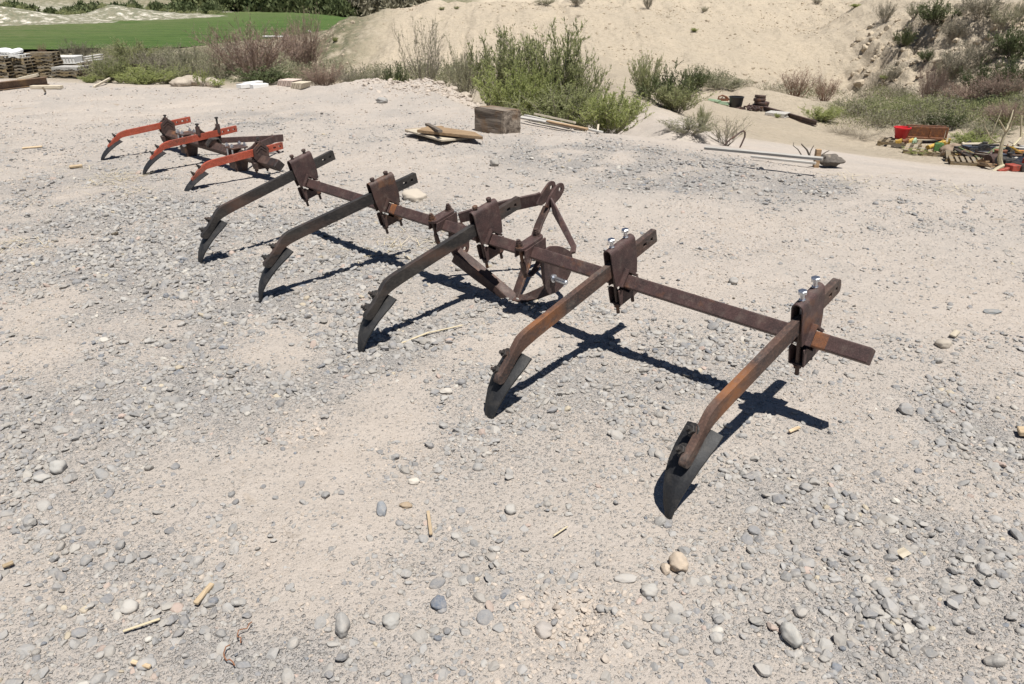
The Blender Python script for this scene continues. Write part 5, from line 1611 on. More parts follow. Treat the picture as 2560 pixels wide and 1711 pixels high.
tag(mb.build('bent_pipe', RUST, smooth=True), 'thin rusty hoop of bent pipe leaning in the sagebrush', 'pipe')


# pallets
def pallet_mesh(name, L=1.2, W=1.0, seed=0, deck=7):
    r = random.Random(seed); mb = MB()
    for y in (-W / 2 + .02, 0, W / 2 - .02):
        # stringer with two fork notches
        o_ = [(-L / 2, 0), (-L * .36, 0), (-L * .33, .035), (-L * .17, .035), (-L * .14, 0), (L * .14, 0), (L * .17, .035), (L * .33, .035), (L * .36, 0), (L / 2, 0), (L / 2, .09), (-L / 2, .09)]
        mb.plate(o_, [], .038, Matrix(((1, 0, 0, 0), (0, 0, 1, y), (0, 1, 0, .02), (0, 0, 0, 1))))
    for k in range(deck):
        x = -L / 2 + .05 + (L - .10) * k / (deck - 1)
        mb.box((x, r.uniform(-.006, .006), .1205), (.095 + r.uniform(-.012, .012), W, .019))
    for x in (-L / 2 + .05, 0, L / 2 - .05): mb.box((x, 0, .0095), (.095, W, .019))
    bmesh.ops.recalc_face_normals(mb.bm, faces=mb.bm.faces[:])
    me = bpy.data.meshes.new(name); mb.bm.to_mesh(me); mb.bm.free(); return me


PAL = [pallet_mesh('pallet', 1.2, 1.0, s, (7, 6, 8, 7)[s]) for s in range(4)]
for m_ in PAL: m_.materials.append(W_PALLET)
PALW = pallet_mesh('pallet', 1.15, 1.0, 9, 9); PALW.materials.append(P_WHITE)
PALG = pallet_mesh('pallet', 1.15, 1.0, 11, 9); PALG.materials.append(W_WHITE)
_pr = random.Random(4)


def pallet(x, y, z, rz, label, group=None, me=None, rx=0.0, ry=0.0, s=1.0):
    o = bpy.data.objects.new('pallet', me or PAL[_pr.randrange(4)]); COL.objects.link(o)
    o.location = (x, y, z); o.rotation_euler = (rx, ry, rz); o.scale = (s, s, 1)
    return tag(o, label, 'pallet', group)


def e4(x, y): return (x * .1364 / D, (90 + y * .1364) / D)
STK = [  # crop x centre, distance, count, rotation, label words
    (40, 35.0, 8, .08, 'in the stack cut by the left border'),
    (430, 35.6, 7, -.05, 'in the second stack from the left border below the white sacks'),
    (885, 36.4, 8, .10, 'in the tall neat stack right of the one with white sacks'),
    (1340, 35.2, 4, -.10, 'in the low dark stack at the right end of the pallet row'),
    (1400, 37.6, 6, .06, 'in the stack behind the low dark one'),
]
tops = []
for sx, Y, n, rz, words in STK:
    p = at(*e4(sx, 810), Y); x = p[0]; z = T1(x, Y) + .02
    for k in range(n):
        last = k == n - 1
        lab = ('topmost wooden pallet ' if last else 'weathered wooden pallet ') + words
        pallet(x + _pr.uniform(-.035, .035), Y + _pr.uniform(-.03, .03), z, rz + _pr.uniform(-.035, .035), lab, None if last else 'pallets ' + words)
        z += .1315
    tops.append((x, Y, z))
x, Y, z = tops[1]
pallet(x - .12, Y - .15, z + .01, .05, 'white painted pallet carrying the white sacks', me=PALW)
V, F = ico(4); 
for k, (dx, dz, sx_, lab) in enumerate([(-.22, .14, .34, 'bigger white sack on the white pallet'), (.16, .11, .30, 'smaller white sack lying right of the bigger one')]):
    W_ = V * np.array([sx_, .34, .13]); W_ = np.sign(W_) * np.abs(W_) ** .9 * np.array([1, 1, 1]); W_ *= (1 + .10 * fbm(V[:, 0] * 2.2 + k * 5, V[:, 1] * 2.2 + V[:, 2], 8 + k, 3))[:, None]
    W_ = W_ / np.abs(W_).max(0) * np.array([sx_, .36, .13])
    o = link('sack', np_mesh('sack', W_, F, True), TARP); o.location = (x - .12 + dx, Y - .15 + .1 * k, z + .13 + dz); o.rotation_euler = (0, R(6 - 20 * k), R(15 * k)); tag(o, lab, 'sack')
x, Y, z = tops[3]
pallet(x + .02, Y, z + .004, -.06, 'pale grey pallet lying on top of the low dark stack', me=PALG)
x, Y, z = tops[4]
mb = MB()
for k in range(7): mb.box((-.42 + .14 * k, 0, .15), (.085, .9, .30))
mb.box((0, 0, .012), (.98, .92, .02)); mb.box((0, -.45, .29), (1.0, .03, .05)); mb.box((0, .45, .29), (1.0, .03, .05))
o = mb.build('slatted_crate', P_WHITE, bevel=.004); o.location = (x - .1, Y - .1, z); o.rotation_euler = (0, 0, .1); tag(o, 'white slatted crate on the stack behind the low dark one', 'crate')
for k in range(3):
    a = at(*e4(1560, 400 + 40 * k), 38.5 + k * .5); b = at(*e4(1860, 350 + 45 * k), 40 + k * .5)
    board('grey_plank', a, b, .2, .05, W_WHITE, ('topmost', 'middle', 'lowest')[k] + ' of the three grey planks leaning right of the pallet stacks', 'plank', 'planks leaning right of the pallets')
# rusty beam, offcuts by the left border
a = Vector(gp(*e4(-220, 1040))); b = Vector(gp(*e4(880, 905)))
L = (b - a).length; mb = MB()
mb.box((0, 0, .005), (L, .10, .010)); mb.box((0, 0, .125), (L, .10, .010)); mb.box((0, 0, .065), (L, .010, .11))
o = mb.build('steel_beam', m_metal('brown_beam_steel', (.16, .10, .06), (.10, .065, .045), (.30, .19, .09), .5, .65, dust=.2, scale=4), bevel=.003)
o.location = ((a + b) / 2) + Vector((0, 0, T1((a.x + b.x) / 2, (a.y + b.y) / 2) + .01)); d_ = (b - a); o.rotation_euler = (0, 0, math.atan2(d_.y, d_.x)); tag(o, 'long brown rusty steel beam lying at the left border', 'beam')
board('pale_plank', Vector(gp(*e4(590, 975))), Vector(gp(*e4(1140, 975))), .12, .05, W_PALE, 'thick yellow pale plank lying at the end of the rusty beam', 'plank', dz=.01)
board('pale_stick', Vector(gp(*e4(780, 945), .12)), Vector(gp(*e4(835, 1035))), .03, .02, W_PALE, 'short stick leaning on the thick pale plank', 'stick')
board('pale_plank', Vector(gp(*e4(60, 850))) + Vector((0, .5, -.02)), Vector(gp(*e4(440, 838))) + Vector((0, .5, .05)), .22, .05, W_PALE, 'pale plank tilted behind the rusty beam', 'plank')
board('wooden_pole', gpt(*e4(1730, 955)), Vector(at(*e4(2010, 800), 15.6)),   .035, .035, W_PALE, 'pale pole leaning into the green shrubs', 'pole')
# lumps of pale earth and blocks at the back edge
def lump(name, u, v, Y, w, h, label, seed=1, mat=None, cat='earth lump', dep=.8):
    p = at(u, v, Y); V, F = stone_shape(4, seed, .3); a = w * D / FPX * Y / 2; hh = h * D / FPX * Y
    V = V / np.abs(V).max(0) * np.array([a, a * dep, hh * .62]); V *= (1 + .18 * fbm(V[:, 0] / a * 3 + V[:, 2] / a * 2, V[:, 1] / a * 3, seed, 4))[:, None]
    o = link(name, np_mesh(name, V, F, True), mat or bpy.data.materials['dry_dirt_lump']); o.location = (p[0], Y, T1(p[0], Y) + hh * .35)
    return tag(o, label, cat)


t = NT('dry_dirt_lump'); g = t.coord('Object'); nn_ = t.noise(g, 9, 6, .7)
t.fin(t.mix(t.ramp(nn_, [(.35, 0.0), (.65, 1.0)]), (.33, .28, .225), (.44, .385, .32)), .95, 0, t.bump(nn_, .8, .03), .15)
lump('earth_mound', 440, 176, 15.4, 52, 24, 'rounded pale earth heap behind the thin green weed', 31)
lump('earth_mound', 412, 186, 15.0, 46, 18, 'smaller pale earth heap left of the rounded one', 32)
lump('earth_mound', 486, 184, 15.6, 40, 20, 'small pale earth heap right of the rounded one', 33)
for u, v, w, h, lab, s in [(1066, 206, 30, 13, 'dark bottomed clod at the right end of the rough earth ridge', 41), (1038, 199, 22, 11, 'clod in the middle of the rough earth ridge', 42), (1010, 197, 18, 8, 'flat clod at the left of the rough earth ridge', 43), (1018, 210, 14, 8, 'small clod on the front of the rough earth ridge', 44)]:
    lump('dirt_clod', u, v, 13.6 + (206 - v) * .03, w, h, lab, s, cat='clod')
def e1(x, y): return (x * .38363 / D, y * .38363 / D)
for k, (x0_, y0_, x1_, y1_, lab) in enumerate([(1555, 574, 1660, 562, 'left white block of the pair at the yard edge below the tamarisk'), (1640, 583, 1742, 574, 'right white block of the pair at the yard edge below the tamarisk'), (1600, 565, 1700, 553, 'white slab behind the pair of white blocks')]):
    a, b = Vector(gp(*e1(x0_, y0_))), Vector(gp(*e1(x1_, y1_)))
    board('white_block', a, b, .14, (.07, .09, .05)[k], P_WHITE, lab, 'block', dz=(.0, .0, .03)[k] - .01)
for k in range(2):
    mb = MB(); n_ = (10, 7)[k]
    for j in range(n_): mb.box((.030 * j, 0, .048), (.022, .30 - .012 * (j % 3), .11), Matrix.Rotation(R(24), 3, 'Y'))
    a = Vector(gp(*e1((1850, 1935)[k], (585, 592)[k]))); o = mb.build('tile_stack', (BRICKC, W_PALE)[k], bevel=.003); o.location = (a.x, a.y, T1(a.x, a.y) - .01); o.rotation_euler = (0, 0, R(-18))
    tag(o, ('pinkish leaning stack of tiles at the foot of the mound', 'pale leaning stack of tiles right of the pinkish one')[k], 'tile stack')

# pipe of the irrigation line in the field
Yp = 88.0
a, b = Vector(at(*e1(1715, 240), Yp)), Vector(at(*e1(2120, 246), Yp - 2)); mb = MB(); mb.tube([a, b], .12, 8)
for k in range(6):
    p = a.lerp(b, k / 5); mb.cyl((p.x, p.y, FIELD_Z), p, .05, n=6)
tag(mb.build('irrigation_pipe', P_WHITE), 'long white irrigation pipe across the far side of the field', 'pipe')
mb = MB(); mb.tube([Vector(at(*e1(2028, 240), Yp - 1)), Vector(at(*e1(2030, 220), Yp - 1)), Vector(at(*e1(2022, 206), Yp - 1)), Vector(at(*e1(2008, 202), Yp - 1))], .07, 8)
tag(mb.build('pipe_bend', P_WHITE, smooth=True), 'white curved pipe standing up from the irrigation line', 'pipe')

# ------------------------------------------------------------------ scrap behind the dirt heap
def on(x, y, Y): p = at(*e6(x, y), Y); return Vector((p[0], Y, T1(p[0], Y)))
def tub(name, loc, r0, r1, h, mat, label, cat, rim=.02, tilt=(0, 0)):
    t_ = empty(name, loc, rot=(tilt[0], tilt[1], 0), label=label, cat=cat)
    mb = MB(); mb.lathe([(0.001, .0), (r0 * .96, 0), (r0, .01), (r1, h), (r1 - .012, h), (r0 - .012, .02), (.001, .02)], 28); mb.build('tub_wall', mat, t_, smooth=True)
    mb = MB(); mb.lathe([(r1 - .004, h - rim), (r1 + .016, h - rim), (r1 + .018, h), (r1 - .002, h + .006), (r1 - .014, h + .002)], 28); mb.build('rim', mat, t_, smooth=True)
    return t_


tub('black_tub', on(770, 470, 27.0), .20, .245, .40, PL_BLACK, 'black plastic tub on the dirt in front of the pale dirt heap', 'tub')
base = on(1110, 430, 27.4)
z = base.z
for k, (r_, dx, lab) in enumerate([(.27, .02, 'bottom rusty disc of the stack beside the black tub'), (.25, .06, 'second rusty disc of the stack beside the black tub'), (.20, -.03, 'third rusty disc of the stack beside the black tub'), (.18, -.02, 'topmost rusty disc of the stack beside the black tub')]):
    mb = MB(); mb.lathe([(.05, .0), (r_ * .7, .015), (r_, .0), (r_ + .012, .03), (r_ + .012, .075), (r_, .10), (r_ * .72, .085), (.05, .10), (.05, .0)], 26)
    o = mb.build('harrow_disc', RUST, bevel=.002); o.location = (base.x + dx, base.y, z); o.rotation_euler = (R(3 - 3 * k), R(4 * (k % 2)), 0); z += .107; tag(o, lab, 'disc', 'stack of rusty discs')
r = random.Random(8); mb = MB(); c0 = on(960, 500, 26.6)
for k in range(60):
    x = r.uniform(-.42, .42); y = r.uniform(-.25, .25); zz = max(0, .16 * (1 - abs(x) / .5)) * r.uniform(.1, 1)
    mb.box((x, y, zz + .03), (r.uniform(.08, .18), r.uniform(.03, .06), r.uniform(.03, .05)), Matrix.Rotation(r.uniform(0, 3.1), 3, 'Z') @ Matrix.Rotation(r.uniform(-.5, .5), 3, 'Y'))
o = mb.build('rusty_chain_heap', RUST, bevel=.004); o.location = c0; tag(o, 'low heap of rusty chain links between the black tub and the discs', 'chain heap')
for k, (x_, y_, ln, w, lab, m) in enumerate([(590, 445, .55, .4, 'faded green slatted rack left of the black tub', P_PGRN), (470, 400, .40, .25, 'smaller faded green rack at the left end of the scrap', P_PGRN)]):
    c0 = on(x_, y_, 27.2); mb = MB()
    for j in range(5): mb.box((0, -w / 2 + w * j / 4, .06 + .02 * (j % 2)), (ln, .05, .03), Matrix.Rotation(R(4), 3, 'Y'))
    for sx_ in (-ln / 2 + .04, ln / 2 - .04): mb.box((sx_, 0, .03), (.05, w, .05))
    o = mb.build('slatted_rack', m, bevel=.003); o.location = c0; o.rotation_euler = (0, 0, R(-35)); tag(o, lab, 'rack')
c0 = on(600, 385, 27.8); mb = MB()
mb.tube([(-.2, 0, .02), (-.17, .0, .16), (-.05, .02, .2), (.1, 0, .15), (.22, 0, .04)], .028, 8); mb.tube([(-.1, .05, .03), (.02, .06, .19), (.14, .05, .05)], .022, 8); mb.box((0, .03, .05), (.35, .12, .08))
tag(mb.build('rusty_bracket', RUSTO, bevel=.002), 'orange rusty bent bracket lying on the faded green rack', 'bracket'); bpy.data.objects['rusty_bracket'].location = c0 + Vector((0, 0, .06))
c0 = on(1350, 620, 24.6); pallet(c0.x, c0.y, c0.z, R(-38), 'small whitish pallet in front of the rusty rails', me=PALG, s=.55)
for k in range(2):
    a, b = on(1180 - 20 * k, 495 + 14 * k, 26.6), on(1890 - 20 * k, 745 + 22 * k, 22.8)
    a.z += .03; b.z += .04; d_ = b - a; L = d_.length; mb = MB()
    mb.box((0, 0, .008), (L, .11, .016)); mb.box((0, 0, .06), (L, .02, .10)); mb.box((0, 0, .115), (L, .06, .03))
    o = mb.build('steel_rail', RUST, bevel=.003); o.location = (a + b) / 2; o.rotation_euler = (0, -math.asin(d_.z / L), math.atan2(d_.y, d_.x)); tag(o, ('far', 'near')[k] + ' one of the two rusty rails beside the dirt heap', 'rail', None)

# ------------------------------------------------------------------ scrap yard at the right border
def e5(x, y): return ((2160 + x * .1705) / D, (280 + y * .1705) / D)
def o5(x, y, Y, dz=0.0): p = at(*e5(x, y), Y); return Vector((p[0], Y, T1(p[0], Y) + dz))
def q5(x, y, Y): return Vector(at(*e5(x, y), Y))
c0 = o5(510, 520, 20.6); pallet(c0.x, c0.y, c0.z, R(-32), 'pallet carrying the red bucket', me=PAL[1], s=.85); zp = c0.z + .13
b0 = q5(520, 445, 20.9)
tub('red_bucket', (b0.x, 20.9, max(zp, b0.z)), .145, .205, .30, PL_RED, 'bright red plastic bucket on a pallet at the foot of the track', 'bucket', .03)
c0 = q5(870, 470, 20.9); fr_ = empty('rusty_box_frame', (c0.x, 20.9, T1(c0.x, 20.9) + .12), R(-16), label='orange rusty steel box frame right of the red bucket', cat='box frame')
mb = MB()
for z_ in (.02, .30): mb.box((0, -.14, z_), (1.0, .05, .05)); mb.box((0, .14, z_), (1.0, .05, .05))
for x_ in (-.48, .08, .48): mb.box((x_, -.14, .16), (.05, .05, .26)); mb.box((x_, .14, .16), (.05, .05, .26))
mb.build('frame_bars', RUSTO, fr_, bevel=.004)
mb = MB(); mb.box((0, .0, .16), (.92, .012, .24)); mb.box((0, 0, .01), (.94, .25, .012)); mb.build('back_panel', RUSTO, fr_)
c0 = o5(960, 640, 19.4); pallet(c0.x, c0.y, c0.z, R(-30), 'grey pallet with yellow and green parts in the scrap row', me=PAL[3]); zp = c0.z + .13
def piece(name, mat, p, build, label, cat, rz=0.0, group=None):
    mb = MB(); build(mb); o = mb.build(name, mat, bevel=.003); o.location = p; o.rotation_euler = (0, 0, rz); return tag(o, label, cat, group)


p = q5(1040, 560, 19.4); piece('yellow_cylinder', P_YEL, (p.x, p.y, zp + .05), lambda m: (m.cyl((-.22, 0, 0), (.16, 0, .08), .05, n=14), m.cyl((.14, 0, .076), (.30, 0, .11), .022, n=10), m.cyl((-.26, 0, -.01), (-.21, 0, 0), .06, n=14)), 'yellow hydraulic cylinder lying on the grey pallet', 'cylinder', R(20))
p = q5(1075, 600, 19.1); piece('green_canister', P_GRN, (p.x, p.y, zp), lambda m: (m.box((0, 0, .09), (.20, .14, .18)), m.cyl((.04, 0, .18), (.04, 0, .21), .025, n=10), m.box((-.03, 0, .2), (.10, .02, .02))), 'green canister in front of the yellow cylinder', 'canister', R(-20))
p = q5(1170, 540, 19.6); piece('yellow_bracket', P_YEL, (p.x, p.y, zp), lambda m: (m.box((0, 0, .06), (.22, .06, .12)), m.box((.08, 0, .15), (.06, .05, .14)), m.cyl((-.06, -.05, .12), (-.06, .05, .12), .05, n=12)), 'rusty yellow bracket at the end of the yellow cylinder', 'bracket', R(-30))
for k, (x, y, lab, mm_) in enumerate([(490, 500, 'yellow casting on the red bucket pallet', P_YEL), (585, 505, 'rusty casting in the middle of the red bucket pallet', RUSTO), (655, 500, 'small yellow casting at the right of the red bucket pallet', P_YEL), (700, 520, 'faded green casting at the end of the red bucket pallet', P_PGRN)]):
    p = q5(x, y, 20.3); piece('casting', mm_, (p.x, 20.3, T1(p.x, 20.3) + .12), lambda m: (m.box((0, 0, .04), (.15, .10, .08)), m.cyl((-.05, 0, .05), (.09, 0, .11), .035, n=10), m.cyl((.04, -.06, .05), (.04, .06, .05), .045, n=12)), lab, 'casting', R(-25 + 17 * k), 'castings on the red bucket pallet')
c0 = o5(1330, 620, 18.9); rr2 = np.random.default_rng(5); V, F = ico(4); W_ = V * np.array([.38, .26, .20]); W_ *= (1 + .35 * fbm(V[:, 0] * 4, V[:, 1] * 4 + V[:, 2] * 3, 12, 4))[:, None]
o = link('sacking_heap', np_mesh('sacking_heap', W_, F, True), m_simple('brown_sacking', (.24, .18, .13), .95, 0, .3, 14, .6)); o.location = c0 + Vector((0, 0, .08)); tag(o, 'brown heap of sacking between the grey pallet and the black scrap', 'sacking')
c0 = o5(1620, 690, 17.4); pallet(c0.x, c0.y, c0.z, R(-27), 'pallet of black steel bars in the scrap row', me=PAL[0]); zp = c0.z + .13
for k in range(5):
    a = q5(1490 + 12 * k, 640 + 10 * k, 17.4 + .1 * k); b = q5(1790 + 30 * k, 612 + 30 * k, 17.2 + .12 * k); a.z = zp + .02 + .03 * k; b.z = zp + .05 + .03 * k
    board('black_bar', a, b, .05, .04, (P_BLK, P_BLUE)[k % 2], ('lowest', 'second', 'third', 'fourth', 'uppermost')[k] + ' of the dark steel bars crossing on the scrap pallet', 'bar', 'dark bars on the scrap pallet')
p = q5(1430, 510, 18.4); piece('black_bracket', P_BLK, (p.x, p.y, T1(p.x, p.y) + .12), lambda m: (m.box((0, 0, .10), (.34, .10, .10)), m.box((.10, 0, .20), (.26, .04, .05), Matrix.Rotation(R(-28), 3, 'Y')), m.box((-.1, 0, .05), (.06, .2, .1))), 'black angled steel bracket standing out of the scrap', 'bracket', R(10))
p = q5(1570, 590, 17.9); piece('dark_box', P_BLUE, (p.x, p.y, T1(p.x, p.y) + .12), lambda m: (m.box((0, 0, .09), (.36, .22, .18)), m.box((0, 0, .19), (.40, .26, .02)), m.box((.12, -.12, .09), (.04, .03, .12))), 'dark blue grey steel box on the scrap row', 'box', R(8))
p = q5(1740, 590, 17.6); piece('motor', P_BLK, (p.x, p.y, T1(p.x, p.y) + .14), lambda m: (m.cyl((-.16, 0, .12), (.14, 0, .12), .12, n=18), m.cyl((.14, 0, .12), (.22, 0, .12), .03, n=10), m.box((0, 0, .02), (.22, .2, .04)), m.box((0, 0, .25), (.1, .1, .06))), 'black electric motor left of the bare white trunk', 'motor', R(70))
p = q5(1630, 540, 18.2); piece('tan_pipe', W_PALE, (p.x, p.y, T1(p.x, p.y) + .30), lambda m: (m.cyl((-.3, 0, 0), (.25, 0, .02), .035, n=12), m.cyl((-.33, 0, 0), (-.28, 0, 0), .05, n=12)), 'tan pipe behind the dark steel box', 'pipe', R(-8))
for k in range(4):
    a = o5(1530 + 24 * k, 775 + 6 * k, 16.6 - .06 * k, .04); b = o5(1880 - 40 * k, 860 - 34 * k, 15.6 + .2 * k, .05 + .03 * k)
    board('brown_plank', a, b, .09, .035, W_BROWN, ('nearest', 'second', 'third', 'farthest')[k] + ' of the brown planks in front of the scrap pallet', 'plank', 'brown planks in front of the scrap')
c0 = o5(1480, 800, 16.5); pallet(c0.x + .1, c0.y, c0.z - .01, R(-24), 'dark broken pallet under the brown planks', me=PAL[2], s=.7)
p = o5(1850, 790, 16.2); piece('gear_case', RUST, p, lambda m: (m.cyl((-.16, 0, .13), (.12, 0, .13), .13, n=16), m.box((0, 0, .05), (.34, .22, .10)), m.cyl((.12, 0, .13), (.2, 0, .13), .05, n=12)), 'dark brown gear case on the planks', 'gear case', R(25))
p = o5(1950, 770, 16.4, .02); piece('brown_drum', m_simple('brown_drum_paint', (.20, .08, .04), .6), p, lambda m: (m.cyl((0, 0, 0), (0, 0, .30), .12, n=18), m.cyl((0, 0, .29), (0, 0, .31), .128, n=18), m.cyl((0, 0, .14), (0, 0, .16), .126, n=18)), 'small brown drum right of the gear case', 'drum')
for k, (x0_, y0_, x1_, y1_, mt, lab) in enumerate([(2170, 548, 2420, 560, W_WHITE, 'white plank highest in the scrap at the right border'), (2180, 592, 2420, 610, P_ORG, 'orange plank under the white one at the right border'), (2200, 700, 2420, 740, W_WHITE, 'grey plank low in the scrap at the right border'), (2060, 560, 2180, 540, P_PGRN, 'faded green plank behind the bare white trunk'),
                                             (2100, 800, 2300, 850, W_WHITE, 'white plank in front of the scrap at the right border'), (2000, 640, 2200, 690, P_BLUE, 'dark blue bar behind the lower trunk')]):
    Yq = (16.8, 16.5, 15.8, 17.3, 15.2, 16.2)[k]
    board('scrap_plank', q5(x0_, y0_, Yq), q5(x1_, y1_, Yq - .2), .14, .05, mt, lab, 'plank')
p = q5(2330, 665, 16.0); piece('yellow_guard', P_YEL, (p.x, p.y, T1(p.x, p.y)), lambda m: m.strap([(-.3, 0, .42), (-.15, 0, .33), (.0, 0, .28), (.2, 0, .26)], .14, .03, (0, 1, 0)), 'curved yellow guard in the scrap at the right border', 'guard')
p = q5(2250, 890, 15.0); t_ = empty('red_machine', (p.x, p.y, T1(p.x, p.y)), R(12), label='low red machine part at the right border in front of the scrap', cat='machine part')
mb = MB(); mb.box((.1, 0, .10), (.7, .22, .12)); mb.box((.25, 0, .2), (.26, .18, .12)); mb.box((-.35, 0, .06), (.26, .08, .06), Matrix.Rotation(R(-12), 3, 'Y')); mb.build('housing', P_RED, t_, bevel=.008)
mb = MB(); mb.cyl((.0, -.16, .11), (.0, .16, .11), .08, n=16); mb.cyl((.32, -.14, .24), (.32, .14, .24), .05, n=14); mb.build('roller', BOLTD, t_, bevel=.003)
for k in range(7):
    x, y = (2080, 2140, 2210, 2290, 2000, 2110, 2330)[k], (620, 690, 640, 620, 700, 760, 770)[k]; Yq = (16.9, 16.4, 16.6, 16.9, 16.4, 15.8, 15.6)[k]
    p = q5(x, y, Yq); mt = (P_BLK, P_BLUE, P_BLK, W_WHITE, RUST, P_BLK, P_BLUE)[k]
    lab = ('black pipe flange behind the bare white trunk', 'dark blue pump body right of the lower trunk', 'black valve block under the orange plank', 'whitish housing right of the orange plank', 'rusty pipe stub below the trunk fork', 'black fitting above the red machine part', 'dark blue fitting above the red machine part')[k]
    piece('pump_part', mt, (p.x, Yq, T1(p.x, Yq)), lambda m: (m.box((0, 0, .10), (.30, .22, .20)), m.cyl((-.2, 0, .16), (.22, 0, .2), .07, n=14), m.cyl((0, 0, .18), (.02, 0, .34), .05, n=12), m.cyl((.2, 0, .19), (.24, 0, .2), .10, n=14)), lab, 'pump part', R(37 * k), 'pump parts in the scrap')
# tangled rods, pipes and plates no one could count
rr3 = np.random.default_rng(44); VV, FF, CC, off = [], [], [], 0
PALC = [(.035, .033, .032), (.06, .04, .03), (.16, .075, .035), (.30, .27, .22), (.05, .055, .06), (.36, .25, .07), (.12, .17, .08), (.42, .40, .36), (.09, .06, .045)]
for k in range(240):
    x_, y_ = rr3.uniform(1430, 2460), 0; lo_ = 560 + .25 * (x_ - 1430) * .6; y_ = rr3.uniform(560, lo_ + 120)
    Yq = 18.2 - (y_ - 560) / 330 * 3.0 + rr3.normal(0, .15); p = q5(x_, y_, Yq); zb = T1(p.x, Yq)
    c_ = np.array([p.x, Yq, zb + rr3.uniform(.02, .22)]); L = rr3.uniform(.12, .75); a_ = rr3.uniform(0, 3.14); e_ = rr3.normal(0, .18)
    d_ = np.array([math.cos(a_) * math.cos(e_), math.sin(a_) * math.cos(e_), math.sin(e_)]); s_ = np.cross(d_, [0, 0, 1]); s_ /= np.linalg.norm(s_); n_ = np.cross(s_, d_)
    w_, t_ = (rr3.uniform(.008, .02),) * 2 if k % 3 else (rr3.uniform(.04, .14), rr3.uniform(.004, .02))
    VV.append(np.array([c_ + d_ * L / 2 * i + s_ * w_ * j + n_ * t_ * m for i in (-1, 1) for j in (-1, 1) for m in (-1, 1)]))
    FF.append(np.array([(0, 1, 3, 2), (4, 6, 7, 5), (0, 4, 5, 1), (2, 3, 7, 6), (0, 2, 6, 4), (1, 5, 7, 3)]) + off); off += 8
    CC.append(np.tile(np.array([*PALC[rr3.integers(len(PALC))], 1.0]), (8, 1)))
t = NT('mixed_scrap'); g = t.coord('Object'); n_ = t.noise(g, 14, 5, .7)
t.fin(t.mix(t.ramp(n_, [(.45, 0.0), (.7, 1.0)]), t.attr('tone', 'Color'), (.13, .08, .05)), .7, 0, t.bump(n_, .4, .01), .3)
tag(link('scrap_metal', np_mesh('scrap_metal', np.concatenate(VV), np.concatenate(FF), False, {'tone': np.concatenate(CC)}), t.m), 'tangled rods, pipes and plates among the scrap at the right border', 'scrap', kind='stuff')
Yt = 15.6
branch('bare_white_tree', [([q5(1880, 890, 15.3), q5(1960, 830, 15.4), q5(2040, 790, 15.6)], .045, .04), ([q5(2010, 800, Yt), q5(1990, 700, Yt), q5(2000, 590, Yt), q5(2020, 470, Yt), q5(2045, 385, Yt), q5(2080, 310, Yt)], .05, .026),
                           ([q5(2080, 310, Yt), q5(2110, 200, Yt + .1), q5(2150, 110, Yt + .1), q5(2190, -30, Yt + .2)], .024, .010), ([q5(2085, 310, Yt), q5(2040, 220, Yt), q5(1985, 120, Yt - .1)], .020, .010), ([q5(2085, 300, Yt), q5(2150, 200, Yt - .1), q5(2205, 80, Yt - .2)], .018, .008)],
       BARK, 'bare pale forked tree trunk standing in the scrap', 'dead tree')
branch('bare_white_tree', [([q5(2050, 745, 15.9), q5(2110, 680, 15.9), q5(2160, 600, 16), q5(2190, 490, 16), q5(2250, 430, 16.1), q5(2300, 370, 16.2), q5(2305, 200, 16.2), q5(2312, 50, 16.2)], .035, .014), ([q5(2300, 370, 16.2), q5(2330, 320, 16.2), q5(2380, 310, 16.2)], .03, .02)],
       BARK, 'second bare trunk bending right beside the forked pale tree', 'dead tree')
branch('bare_white_tree', [([q5(1990, 450, Yt), q5(1930, 435, Yt), q5(1860, 385, Yt), q5(1810, 290, Yt), q5(1775, 220, Yt), q5(1772, 140, Yt)], .016, .007), ([q5(1865, 380, Yt), q5(1900, 260, Yt), q5(1950, 140, Yt), q5(2015, -20, Yt)], .014, .007)], BARK, 'thin pale branches reaching left of the forked tree', 'dead tree')

# ------------------------------------------------------------------ litter in the foreground
def chip(u0, v0, u1, v1, w, lab, mat=W_CHIP, th=.008, name='wood_chip', cat='wood chip'):
    a, b = gpt(u0, v0, .010), gpt(u1, v1, .012)
    return board(name, a, b, w, th, mat, lab, cat, None, roll=R(8))


chip(450, 1396, 489, 1354, .016, 'biggest wood splinter lying among the gravel at the lower left', th=.012)
chip(982, 1183, 988, 1234, .011, 'narrow wood splinter standing upright in the picture on the middle foreground dirt')
chip(306, 1529, 350, 1545, .011, 'flat wood chip at the bottom left near a striped white stone')
chip(10, 1310, 34, 1298, .014, 'wood chip at the left border of the foreground')
chip(920, 792, 985, 768, .010, 'long pale straw between the third and fourth shank', STRAWM, .005, 'straw', 'straw')
chip(985, 770, 1060, 752, .008, 'thin straw right of the long pale one by the hitch', STRAWM, .004, 'straw', 'straw')
chip(288, 1466, 372, 1438, .007, 'bent straw beside a purple stone at the lower left', STRAWM, .004, 'straw', 'straw')
chip(1268, 1240, 1300, 1215, .005, 'short straw on the foreground dirt right of the middle', STRAWM, .004, 'straw', 'straw')
chip(1806, 999, 1830, 992, .014, 'tiny orange chip of wood below the toolbar shadow end')
chip(2056, 1280, 2076, 1272, .03, 'curled pale leaf of wood bark on the right foreground', W_PALE, .004)
chip(160, 388, 190, 385, .04, 'tan bark piece on the dirt left of the orange cultivator', W_CHIP, .02)
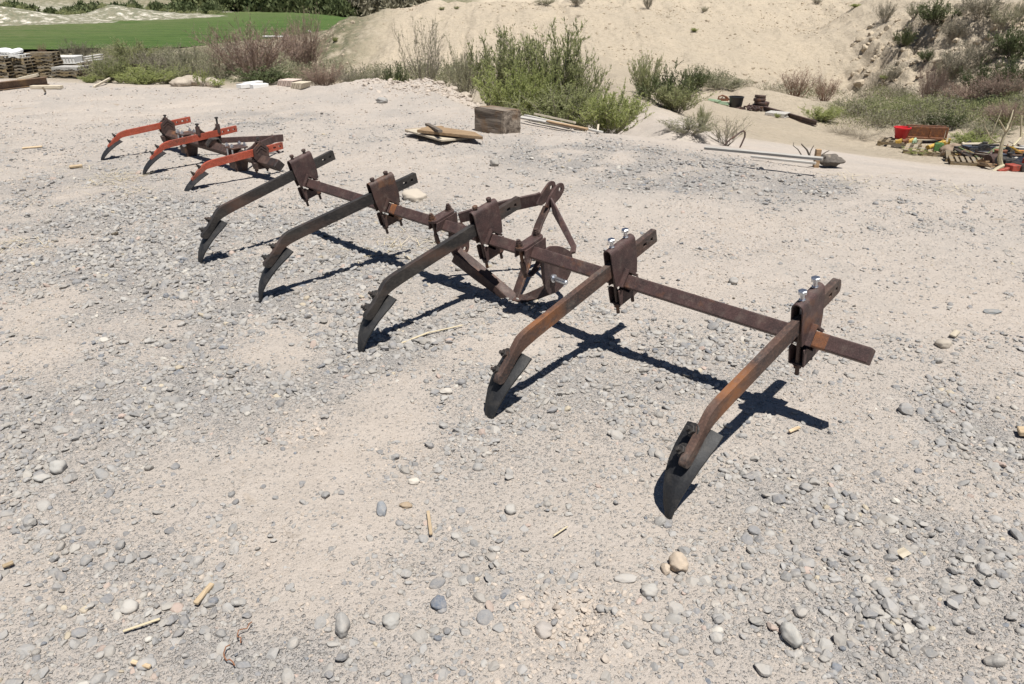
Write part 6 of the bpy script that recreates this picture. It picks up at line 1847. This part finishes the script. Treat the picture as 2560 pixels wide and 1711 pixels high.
chip(52, 343, 98, 340, .04, 'tan bark strip near the left border behind the yard gravel', W_CHIP, .01)
chip(608, 440, 622, 436, .05, 'orange tan chip under the first black shank', W_CHIP, .015)
chip(2180, 778, 2190, 768, .03, 'pale chip near the right border', W_PALE, .01)
a = gpt(2330, 1000); o = board('bark_piece', a + Vector((0, 0, .01)), gpt(2350, 1012) + Vector((.1, 0, .03)), .05, .02, W_CHIP, 'curved brown bark piece cut by the right border', 'bark')
r_ = np.random.default_rng(12)
mb = MB()
p = gpt(548, 1490)
for k in range(2):
    q_ = np.array([p.x + r_.normal(0, .012), p.y + r_.normal(0, .015), 0.0]); a_ = r_.uniform(0, 6.28); pts = []
    for s_ in range(9):
        pts.append((q_[0], q_[1], T1(p.x, p.y) + .006 + .010 * abs(math.sin(s_ * 1.1 + k)))); a_ += r_.normal(0, .7); q_ = q_ + np.array([math.cos(a_), math.sin(a_), 0]) * .011
    mb.tube(pts, .0018, 5)
tag(mb.build('dry_root', m_simple('reddish_root', (.22, .10, .05), .9), smooth=True), 'thin curled reddish root among the gravel at the bottom', 'root')
# dry grass scraps strewn by the orange cultivator
VV = []; rr = np.random.default_rng(19)
for u, v, n_ in ((270, 405, 90), (250, 420, 60), (180, 385, 30), (300, 440, 40), (440, 300, 25), (905, 575, 40), (950, 560, 25), (60, 560, 30), (1930, 405, 40), (1990, 425, 30), (2200, 440, 40)):
    c0 = gpt(u, v)
    for _ in range(n_):
        x, y = c0.x + rr.normal(0, .16), c0.y + rr.normal(0, .12); a_ = rr.uniform(0, 6.28); L = rr.uniform(.04, .16); w = .0025
        d = np.array([math.cos(a_), math.sin(a_), rr.uniform(-.05, .25)]) * L; s_ = np.array([-math.sin(a_), math.cos(a_), 0]) * w; b_ = np.array([x, y, T1(x, y) + .006])
        VV += [b_ - s_, b_ + s_, b_ + d + s_ * .4, b_ + d - s_ * .4]
V = np.array(VV); tag(link('dry_grass', np_mesh('dry_grass', V, np.arange(len(V)).reshape(-1, 4), False), STRAWM), 'dry grass scraps strewn over the yard', 'grass', kind='stuff')
